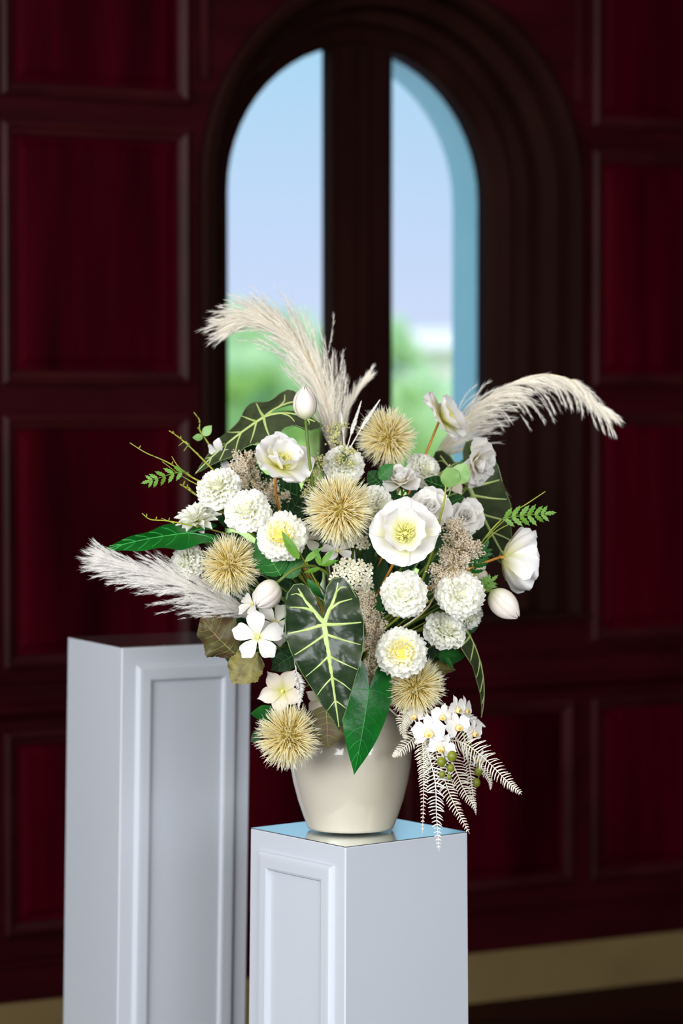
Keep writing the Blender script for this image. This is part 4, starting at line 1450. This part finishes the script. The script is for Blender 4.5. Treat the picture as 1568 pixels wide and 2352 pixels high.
sprig('light green rose leaves between the two right-hand roses', [(1062, 1062, 5.46), (1052, 1085, 5.46), (1040, 1110, 5.45), (1028, 1145, 5.44), (1000, 1220, 5.44)],
      leaves=[(P(1040, 1118, 5.43), V(-0.012, -0.015, 0.036), V(1, -.1, .2), OUT_ROUND, grn_lt, None, -0.3, 0.12, 0.04),
              (P(1048, 1108, 5.43), V(0.016, -0.012, 0.036), V(1, -.3, -.3), OUT_ROUND, grn_lt, None, -0.3, 0.12, 0.04),
              (P(1030, 1120, 5.46), V(-0.05, 0.0, 0.012), V(0.1, -.5, .7), OUT_OVATE, grn_dk, grn_vein, -0.3, 0.12, 0.04),
              (P(1030, 1155, 5.42), V(0.03, -0.01, 0.01), V(0.2, -.5, .8), OUT_OVATE, grn_dk, grn_vein, -0.3, 0.15, 0.04)], m_stem=grn_lt, name='leafy_sprig')
sprig('narrow green leaf sprig rising in front of the yellow hearted bloom', [(668, 1240, 5.24), (682, 1262, 5.25), (700, 1290, 5.28), (730, 1345, 5.33), (745, 1390, 5.38)],
      leaves=[(P(686, 1285, 5.235), V(-0.035, -0.006, 0.052), V(0.7, -.3, .4), OUT_LANCE, fern_g, None, -0.3, 0.25),
              (P(700, 1290, 5.24), V(0.03, -0.006, 0.028), V(0.5, -.3, -.7), OUT_LANCE, fern_g, None, -0.3, 0.25),
              (P(735, 1298, 5.24), V(0.024, -0.008, 0.03), V(0.5, -.3, -.7), OUT_LANCE, fern_g, None, -0.3, 0.25),
              (P(735, 1298, 5.24), V(0.034, -0.008, 0.008), V(0.1, -.3, .9), OUT_LANCE, fern_g, None, -0.3, 0.25),
              (P(735, 1300, 5.24), V(-0.012, -0.008, 0.036), V(0.9, -.3, .1), OUT_LANCE, fern_g, None, -0.3, 0.25),
              (P(735, 1305, 5.25), V(-0.03, -0.008, -0.01), V(0.1, -.3, .9), OUT_LANCE, fern_g, None, -0.3, 0.25),
              (P(705, 1330, 5.26), V(0.03, -0.008, -0.04), V(0.9, -.3, .4), OUT_LANCE, grn_m, None, -0.3, 0.25)], name='leafy_sprig')
sprig('lobed green leaf sprig above the small brown leaf', [(1070, 1505, 5.42), (1040, 1500, 5.42), (1010, 1510, 5.43), (960, 1545, 5.44), (900, 1580, 5.45)],
      leaves=[(P(1006, 1508, 5.4), V(0.052, -0.01, -0.004), V(0.0, -.5, .8), OUT_OVATE, grn_m, None, -0.4, 0.2, 0.12),
              (P(1020, 1505, 5.4), V(0.016, -0.01, -0.026), V(0.8, -.3, .5), OUT_LANCE, grn_m, None, -0.4, 0.2),
              (P(1010, 1506, 5.4), V(0.014, -0.01, 0.012), V(0.8, -.3, -.5), OUT_LANCE, grn_m, None, -0.4, 0.2)], m_stem=grn_dk, name='leafy_sprig')
sprig('dark leaves filling the gap behind the five petalled blossom', [(655, 1500, 5.38), (680, 1490, 5.4), (720, 1500, 5.41), (760, 1540, 5.42)],
      leaves=[(P(680, 1500, 5.36), V(-0.05, -0.01, -0.03), V(0.5, -.4, -.7), OUT_OVATE, grn_dk, grn_vein, -0.3, 0.15),
              (P(690, 1440, 5.37), V(-0.045, -0.01, 0.03), V(0.6, -.4, .6), OUT_OVATE, grn_m, grn_vein, -0.3, 0.15),
              (P(600, 1680, 5.36), V(-0.022, -0.0, -0.02), V(0.6, -.4, -.6), OUT_OVATE, grn_dk, None, -0.3, 0.15),
              (P(640, 1640, 5.36), V(-0.055, -0.0, -0.004), V(0.1, -.4, .8), OUT_OVATE, grn_m, None, -0.3, 0.15)], m_stem=grn_dk, name='leafy_sprig')
sprig('dark leaves behind the stems in the middle of the bouquet', [(850, 1280, 5.44), (850, 1340, 5.45), (845, 1420, 5.46), (830, 1520, 5.46)],
      leaves=[(P(850, 1400, 5.46), V(0.03, 0.0, 0.11), V(0.9, -.3, -.3), OUT_LANCE, grn_dk, None, -0.2, 0.15),
              (P(880, 1420, 5.47), V(0.045, 0.0, 0.10), V(0.9, -.3, -.3), OUT_LANCE, grn_dk, None, -0.2, 0.15),
              (P(930, 1430, 5.48), V(0.04, 0.0, 0.09), V(0.9, -.3, -.3), OUT_LANCE, grn_dk, None, -0.2, 0.15),
              (P(800, 1400, 5.47), V(-0.03, 0.0, 0.11), V(0.9, -.3, .3), OUT_LANCE, grn_dk, None, -0.2, 0.15),
              (P(870, 1430, 5.43), V(-0.012, -0.01, 0.07), V(0.9, -.3, .1), OUT_LANCE, grn_m, None, -0.2, 0.15)], m_stem=grn_dk, name='leafy_sprig')
sprig('dark leaves at the back under the horizontal veined leaf', [(520, 1075, 5.5), (560, 1090, 5.5), (620, 1130, 5.5), (680, 1200, 5.48)],
      leaves=[(P(600, 1085, 5.52), V(-0.10, 0.0, 0.0), V(0.1, -.5, .8), OUT_OVATE, grn_dk, grn_vein, -0.3, 0.15),
              (P(560, 1075, 5.53), V(-0.035, 0.0, 0.05), V(0.7, -.5, .4), OUT_OVATE, grn_dk, grn_vein, -0.3, 0.15),
              (P(540, 1060, 5.52), V(0.055, 0.0, 0.025), V(0.3, -.5, .8), OUT_OVATE, grn_dk, None, -0.3, 0.15),
              (P(545, 1160, 5.42), V(-0.05, 0.0, -0.02), V(0.3, -.5, .8), OUT_OVATE, grn_m, None, -0.3, 0.15, 0.1)], m_stem=grn_dk, name='leafy_sprig')

fr = random.Random(77)


def filler_leaves(x0, x1, y0, y1, d0, n):  # dark leaves added to block the bright window showing through bouquet gaps
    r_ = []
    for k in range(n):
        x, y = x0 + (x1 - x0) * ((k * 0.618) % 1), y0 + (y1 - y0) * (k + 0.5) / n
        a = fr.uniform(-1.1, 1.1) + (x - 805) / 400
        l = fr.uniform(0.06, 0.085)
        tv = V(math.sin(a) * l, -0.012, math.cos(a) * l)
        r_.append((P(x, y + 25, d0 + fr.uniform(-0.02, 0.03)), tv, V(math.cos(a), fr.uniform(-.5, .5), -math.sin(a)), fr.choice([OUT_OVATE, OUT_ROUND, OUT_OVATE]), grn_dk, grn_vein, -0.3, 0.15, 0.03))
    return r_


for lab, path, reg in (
        ('added dark filler leaves behind the left cluster of ruffled blooms', [(600, 1130, 5.55), (640, 1230, 5.54), (690, 1330, 5.52), (740, 1450, 5.5)], (548, 690, 1110, 1330, 5.52, 19)),
        ('added dark filler leaves behind the central globe flower', [(745, 1110, 5.56), (760, 1220, 5.55), (775, 1330, 5.53), (790, 1450, 5.5)], (690, 850, 1110, 1340, 5.55, 17)),
        ('added dark filler leaves behind the roses on the right', [(1010, 1150, 5.57), (980, 1240, 5.56), (920, 1340, 5.54), (860, 1450, 5.5)], (860, 1060, 1130, 1330, 5.56, 19)),
        ('added dark filler leaves behind the lower right ruffled blooms', [(1030, 1350, 5.54), (990, 1390, 5.53), (930, 1440, 5.52), (870, 1510, 5.5)], (850, 1050, 1320, 1500, 5.54, 15)),
        ('added dark filler leaves behind the nodding tulip bud', [(590, 1340, 5.5), (630, 1390, 5.5), (690, 1450, 5.49), (760, 1530, 5.48)], (552, 680, 1310, 1520, 5.47, 17))):
    sprig(lab, path, leaves=filler_leaves(*reg), m_stem=grn_dk, name='leafy_sprig', nodes=False)

# --- green twigs and cut ferns
t = sprig('yellow green twig with a cut fern leaf reaching furthest left', [(298, 1017, 5.36), (335, 1040, 5.36), (385, 1062, 5.36), (430, 1090, 5.37), (475, 1115, 5.38)],
          [[(394, 1048, 5.36), (410, 1072, 5.36), (440, 1095, 5.37)], [(372, 1060, 5.36), (420, 1095, 5.37), (470, 1122, 5.38)]], seed=2)
feather_leaf(t, [(425, 1082, 5.36), (395, 1088, 5.355), (365, 1098, 5.35), (345, 1104, 5.35)], 21, 5, fern_g, 3)
t = sprig('short green twig below the horizontal veined leaf tip', [(388, 989, 5.46), (415, 1008, 5.46), (445, 1035, 5.46), (500, 1090, 5.46)],
          [[(410, 1024, 5.46), (425, 1014, 5.46), (436, 1026, 5.46)], [(422, 1036, 5.46), (432, 1024, 5.46), (440, 1030, 5.46)]], seed=3)
sprig('curled green tendril above the horizontal veined leaf tip', [(445, 947, 5.54), (458, 965, 5.54), (458, 985, 5.54), (466, 1000, 5.54), (500, 1050, 5.54)],
      leaves=[(P(466, 1004, 5.53), V(-0.02, -0.005, -0.002), V(0.1, -.3, .9), OUT_OVATE, grn_lt, None, -0.3, 0.15, 0.1),
              (P(466, 1000, 5.53), V(0.016, -0.005, 0.02), V(0.7, -.3, -.5), OUT_OVATE, grn_lt, None, -0.3, 0.15, 0.1)], seed=4)
sprig('thin green twig curling above the bright green pointed leaf', [(326, 1179, 5.36), (345, 1193, 5.36), (380, 1196, 5.36), (420, 1203, 5.37), (480, 1215, 5.4)],
      [[(370, 1190, 5.36), (385, 1196, 5.36), (400, 1202, 5.36)]], seed=5)
sprig('stubby green twig beside the uppermost ruffled bloom of the left cluster', [(413, 1112, 5.4), (430, 1122, 5.4), (450, 1136, 5.4), (500, 1170, 5.42)], seed=6, r=0.0024)
t = sprig('green twig with a cut fern leaf reaching furthest right', [(1252, 1129, 5.4), (1205, 1160, 5.4), (1150, 1195, 5.4), (1110, 1240, 5.4), (1080, 1290, 5.42)],
          [[(1230, 1180, 5.39), (1170, 1188, 5.4), (1110, 1240, 5.41)], [(1190, 1195, 5.39), (1140, 1220, 5.4), (1095, 1265, 5.41)]], seed=7, nodes=False)
feather_leaf(t, [(1150, 1192, 5.39), (1185, 1186, 5.38), (1220, 1183, 5.38), (1250, 1180, 5.38)], 26, 6, fern_g, 4)
t = sprig('green cut fern behind the large cream bead spray', [(1112, 1262, 5.42), (1100, 1290, 5.43), (1085, 1320, 5.44), (1060, 1370, 5.45)], seed=8)
feather_leaf(t, [(1082, 1320, 5.42), (1094, 1300, 5.41), (1104, 1280, 5.41), (1112, 1262, 5.41)], 24, 5, grn_m, 5)
t = sprig('green cut fern above the hanging bud', [(1138, 1322, 5.42), (1122, 1342, 5.42), (1104, 1356, 5.43), (1060, 1385, 5.44)], seed=9)
feather_leaf(t, [(1098, 1360, 5.4), (1112, 1348, 5.4), (1126, 1336, 5.4)], 22, 4, fern_g, 6)
t = sprig('tall flat green blade standing before the rose behind the forward facing poppy', [(1024, 1112, 5.34), (1020, 1150, 5.34), (1008, 1200, 5.35), (992, 1270, 5.37), (960, 1360, 5.4)], seed=10, r=0.0028, nodes=False)

# --- cream bead sprays and seed heads
bead_spray([(560, 1060, 5.42, 30), (545, 1088, 5.42, 24), (575, 1105, 5.42, 28), (612, 1125, 5.44, 26), (640, 1140, 5.45, 18)],
           'cream bead spray between the large poppy and the left ruffled blooms', 21, n=2600)
bead_spray([(1046, 1222, 5.33, 28), (1082, 1258, 5.33, 22), (1052, 1262, 5.32, 34), (1040, 1300, 5.32, 32), (1010, 1318, 5.33, 22), (1002, 1345, 5.34, 10)],
           'largest cream bead spray, right of the forward facing poppy', 22, n=3600)
bead_spray([(836, 1378, 5.34, 22), (845, 1412, 5.33, 24), (862, 1440, 5.33, 22), (840, 1462, 5.34, 24), (850, 1492, 5.35, 18)],
           'cream bead spray along the right edge of the large veined leaf', 23, n=2800)
bead_spray([(775, 985, 5.5, 16), (770, 1020, 5.5, 18), (795, 1050, 5.42, 20), (775, 1075, 5.46, 10), (780, 1100, 5.47, 6)],
           'pale green seed heads in front of the ruffled bloom at the top', 24, seed_m, 700, 'seed_head', sm=stem_g, group='seed heads')
bead_spray([(722, 1070, 5.44, 18), (715, 1100, 5.43, 18), (705, 1130, 5.44, 14), (740, 1140, 5.46, 6)],
           'greenish seed heads beside the large upper poppy', 25, seed_m, 620, 'seed_head', sm=stem_g, group='seed heads')
bead_spray([(845, 1535, 5.38, 14), (862, 1530, 5.38, 14), (848, 1565, 5.39, 5)],
           'small cream bead spray above the heart shaped leaf', 26, bead_m, 500)

# --- small white cluster
def floret_mesh():
    mb = MB()
    for k in range(5):
        a = k * 2 * PI / 5
        ca, sa = math.cos(a), math.sin(a)
        pts = [(0.1, 0, 0), (0.4, -0.26, 0.05), (0.8, -0.3, 0.08), (1.0, 0, 0.0), (0.8, 0.3, 0.08), (0.4, 0.26, 0.05), (0.6, 0, 0.0)]
        mb.add([(x * ca - y * sa, x * sa + y * ca, z) for x, y, z in pts], [(0, 1, 6), (1, 2, 6), (2, 3, 6), (3, 4, 6), (4, 5, 6), (5, 0, 6)], None, 0)
    mb.ball((0, 0, 0.05), 0.17, 6, 4, (1, 1, 0.7), 1)
    return mb.mesh('floret', [floret_m, eye_m])


FLO = floret_mesh()


def cluster(px, py, d, w, h, n, label, rp=10, seed=1):
    r = random.Random(seed)
    c = P(px, py, d)
    t = thing('white_cluster_flower', label, 'flower', Matrix.Translation(c), 'clusters of tiny white flowers')
    mb = MB()
    for k in range(n):
        a, q = k * 2.39996, math.sqrt((k + 0.5) / n)
        v = V(math.cos(a) * q * w * MX, -math.sqrt(max(0, 1 - q * q * 0.9)) * min(w, h) * MX * 0.7, math.sin(a) * q * h * MX)
        f = (V(math.cos(a) * q, -1.1, math.sin(a) * q + 0.1) + V(r.gauss(0, .2), 0, r.gauss(0, .2))).normalized()
        place('floret', FLO, t, frame(v, f, r.uniform(0, 6)) @ Matrix.Scale(rp * MX * r.uniform(.85, 1.1), 4))
        mb.tube([v, v * 0.4 + V(0, 0.012, -0.012), V(0, 0.03, -0.03)], [0.0006, 0.0008, 0.001], 4)
    place('stalks', mb.mesh('stalks', stem_g), t)
    add_stem(t, c + V(0, 0.03, -0.03), V(0, .5, -1), stem_g, 0.0018)


cluster(806, 1318, 5.32, 48, 34, 30, 'cluster of tiny white flowers above the large veined leaf', 11, 1)
cluster(825, 1246, 5.33, 22, 14, 7, 'few tiny white flowers under the edge of the central globe flower', 12, 2)
cluster(838, 1352, 5.34, 14, 24, 9, 'short column of tiny white flowers above the bead spray beside the large veined leaf', 9, 3)

# --- white grass heads beside the top globe flower
fern_frond([(790, 1025, 5.5), (788, 990, 5.5), (782, 945, 5.5)], 'left of the three bleached grass heads at the top', white_fern_m, 12, 31, 30, 'grass_head', 0.0009, 0.6, start=0.42, cat='grass', group='bleached grass heads')
fern_frond([(795, 1035, 5.49), (808, 990, 5.49), (830, 920, 5.49)], 'tallest middle one of the three bleached grass heads at the top', white_fern_m, 14, 32, 36, 'grass_head', 0.0009, 0.6, start=0.42, cat='grass', group='bleached grass heads')
fern_frond([(800, 1035, 5.48), (835, 975, 5.48), (873, 917, 5.48)], 'slanting one of the three bleached grass heads, crossing the top globe flower', white_fern_m, 13, 33, 36, 'grass_head', 0.0009, 0.6, start=0.42, cat='grass', group='bleached grass heads')

# --- bleached ferns at the lower right
fern_frond([(965, 1665, 5.30), (972, 1730, 5.27), (973, 1800, 5.25), (970, 1915, 5.22)], 'straight bleached fern frond hanging nearest the vase', cream_fern_m, 22, 41, 38)
fern_frond([(985, 1665, 5.29), (1005, 1740, 5.26), (1035, 1830, 5.23), (1078, 1915, 5.21)], 'broad bleached fern frond slanting down to the pedestal corner', cream_fern_m, 34, 42, 36)
fern_frond([(975, 1700, 5.28), (998, 1790, 5.22), (1002, 1870, 5.16), (1008, 1955, 5.10)], 'blurred bleached fern frond dangling in front of the pedestal edge', white_fern_m, 30, 43, 28)
fern_frond([(1010, 1690, 5.34), (1042, 1760, 5.32), (1066, 1815, 5.31), (1093, 1860, 5.3)], 'short bleached fern frond behind the green buds', cream_fern_m, 34, 44, 24)
fern_frond([(1010, 1700, 5.30), (1060, 1705, 5.28), (1110, 1740, 5.27), (1160, 1790, 5.26), (1198, 1825, 5.26)], 'bleached fern frond arching out furthest right', cream_fern_m, 38, 45, 33)
fern_frond([(1065, 1690, 5.42), (1078, 1760, 5.41), (1085, 1820, 5.4), (1093, 1872, 5.4)], 'narrow shaded fern frond hanging behind the arching one', cream_fern_m, 16, 46, 26)
fern_frond([(945, 1625, 5.32), (925, 1660, 5.3), (932, 1700, 5.3)], 'small bleached fern frond against the right shoulder of the vase', cream_fern_m, 22, 47, 20)
fern_frond([(980, 1670, 5.31), (950, 1695, 5.3), (920, 1725, 5.3), (900, 1738, 5.3)], 'small bleached fern frond pointing left across the vase', cream_fern_m, 24, 48, 20)
fern_frond([(680, 1540, 5.27), (690, 1580, 5.265), (685, 1628, 5.26)], 'small white fern tip above the lower left globe flower', white_fern_m, 14, 49, 26)
fern_frond([(1060, 1640, 5.4), (1090, 1655, 5.4), (1115, 1670, 5.4)], 'small bleached fern tip behind the uppermost orchids', white_fern_m, 12, 50, 18)
fern_frond([(1090, 1745, 5.38), (1110, 1770, 5.38), (1125, 1795, 5.38), (1126, 1815, 5.38)], 'short curled fern tip right of the green buds', cream_fern_m, 11, 51, 16)

# --- orchid spray
ORC_S = petal('petal', orchid_m, 1.0, 0.55, 7, 4, [(0, .3), (.3, .75), (.6, 1), (.85, .75), (1, .2)], 0.2, (0.05, -0.15))
ORC_W = petal('petal', orchid_m, 1.0, 1.05, 8, 8, [(0, .15), (.2, .6), (.5, 1), (.8, .92), (.93, .65), (1, .25)], 0.15, (0.1, -0.15))
lipb = MB()
lipb.add([(0, 0, 0)] + [(math.cos(a) * .28, math.sin(a) * .22 - .12, .16) for a in [k * PI / 4 for k in range(8)]] + [(math.cos(a) * .2, math.sin(a) * .16 - .16, .34) for a in [k * PI / 4 for k in range(8)]] + [(0, -.2, .22)],
         [(0, 1 + (k + 1) % 8, 1 + k) for k in range(8)] + [(1 + k, 1 + (k + 1) % 8, 9 + (k + 1) % 8, 9 + k) for k in range(8)] + [(9 + k, 9 + (k + 1) % 8, 17) for k in range(8)], [0] + [.7] * 8 + [1] * 8 + [0])
LIP = lipb.mesh('lip', lip_m)
colb = MB()
colb.ball((0, 0.08, 0.14), 0.09, 8, 6)
COLM = colb.mesh('column', bloss)
t = thing('orchid_spray', 'white moth orchid spray with yellow orange lips at the lower right', 'orchid', Matrix.Translation(P(1000, 1620, 5.34)))
oinv = t.matrix_world.inverted()
orchids = [(985, 1680, 5.245, 44, (-0.1, -1, 0.0), 0.1), (1013, 1716, 5.25, 38, (0.1, -0.95, -0.1), -0.5), (1050, 1668, 5.28, 36, (0.35, -0.85, 0.1), 0.3),
           (1016, 1645, 5.30, 32, (0.1, -0.8, 0.1), -0.2), (1047, 1628, 5.30, 34, (0.7, -0.6, 0.1), 0.2), (1086, 1682, 5.30, 34, (0.75, -0.6, 0.0), 0.1),
           (1066, 1630, 5.33, 34, (0.85, -0.45, 0.1), 0.0), (950, 1642, 5.31, 30, (-0.3, -0.85, -0.2), 0.4), (1100, 1742, 5.36, 26, (0.6, -0.6, -0.4), 0.0)]
axis = smooth_path([P(955, 1600, 5.36), P(1000, 1632, 5.335), P(1045, 1665, 5.325), P(1080, 1705, 5.335), P(1100, 1770, 5.36), P(1093, 1802, 5.36)], 24)
mb = MB()
mb.tube([oinv @ p for p in axis], [0.0022 - 0.0012 * i / 24 for i in range(25)], 6)
for (x, y, d, r_, f, rl) in orchids:
    c = P(x, y, d)
    near = min(axis, key=lambda p: (p - c).length)
    mb.tube([oinv @ near, oinv @ near.lerp(c + V(0, 0.02, 0.005), 0.6), oinv @ (c + V(0, 0.003, 0))], [0.0012, 0.001, 0.0012], 5)
place('stem', mb.mesh('stem', stem_g), t)
add_stem(t, P(955, 1600, 5.36), V(-0.6, .2, .6), stem_g, 0.0022)
for (x, y, d, r_, f, rl) in orchids:
    R = r_ * d / F
    fr = frame(P(x, y, d), f, rl)
    b = bpy.data.objects.new('bloom', None)
    b.empty_display_size = 0.01
    COL.objects.link(b)
    b.parent = t
    b.matrix_local = oinv @ fr
    for a, me, sc in ((PI / 2, ORC_S, .95), (PI / 2 + 2.15, ORC_S, .95), (PI / 2 - 2.15, ORC_S, .95), (0.22, ORC_W, .92), (PI - 0.22, ORC_W, .92)):
        place('petal', me, b, Matrix.Rotation(a - PI / 2, 4, 'Z') @ Matrix.Translation((0, .04 * R, .0012 if me is ORC_W else 0)) @ Matrix.Rotation(0.08, 4, 'X') @ Matrix.Scale(R * sc, 4))
    place('lip', LIP, b, Matrix.Scale(R, 4))
    place('column', COLM, b, Matrix.Scale(R, 4))
# green buds
t2 = thing('bud_spray', 'olive green orchid buds hanging among the bleached ferns', 'buds', Matrix.Translation(P(1020, 1715, 5.24)))
binv = t2.matrix_world.inverted()
mb = MB()
path = smooth_path([P(1005, 1690, 5.3), P(1018, 1730, 5.235), P(1026, 1760, 5.23), P(1030, 1787, 5.23)], 12)
mb.tube([binv @ p for p in path], 0.001, 5)
for x, y, r_ in ((1038, 1737, 11), (1013, 1750, 10), (1035, 1764, 8), (1015, 1779, 7), (1032, 1785, 5)):
    c = P(x, y, 5.225)
    near = min(path, key=lambda p: (p - c).length)
    mb.tube([binv @ near, binv @ c], 0.0008, 4)
    bb = MB()
    bb.ball((0, 0, 0), r_ * MX, 12, 8, (1, 1, 1.15))
    for i, v in enumerate(bb.v):
        pass
    place('bud', bb.mesh('bud', berry_m), t2, Matrix.Translation(binv @ c))
place('stalk', mb.mesh('stalk', stem_g), t2)
add_stem(t2, path[0], V(-.4, .5, .6), stem_g, 0.0012)
for x, y, r_ in ((1098, 1772, 9), (1094, 1798, 9)):
    bb = MB()
    bb.ball((0, 0, 0), r_ * MX, 12, 8, (1, 1, 1.2))
    place('bud', bb.mesh('bud', berry_m), t, Matrix.Translation(oinv @ P(x, y, 5.35)))
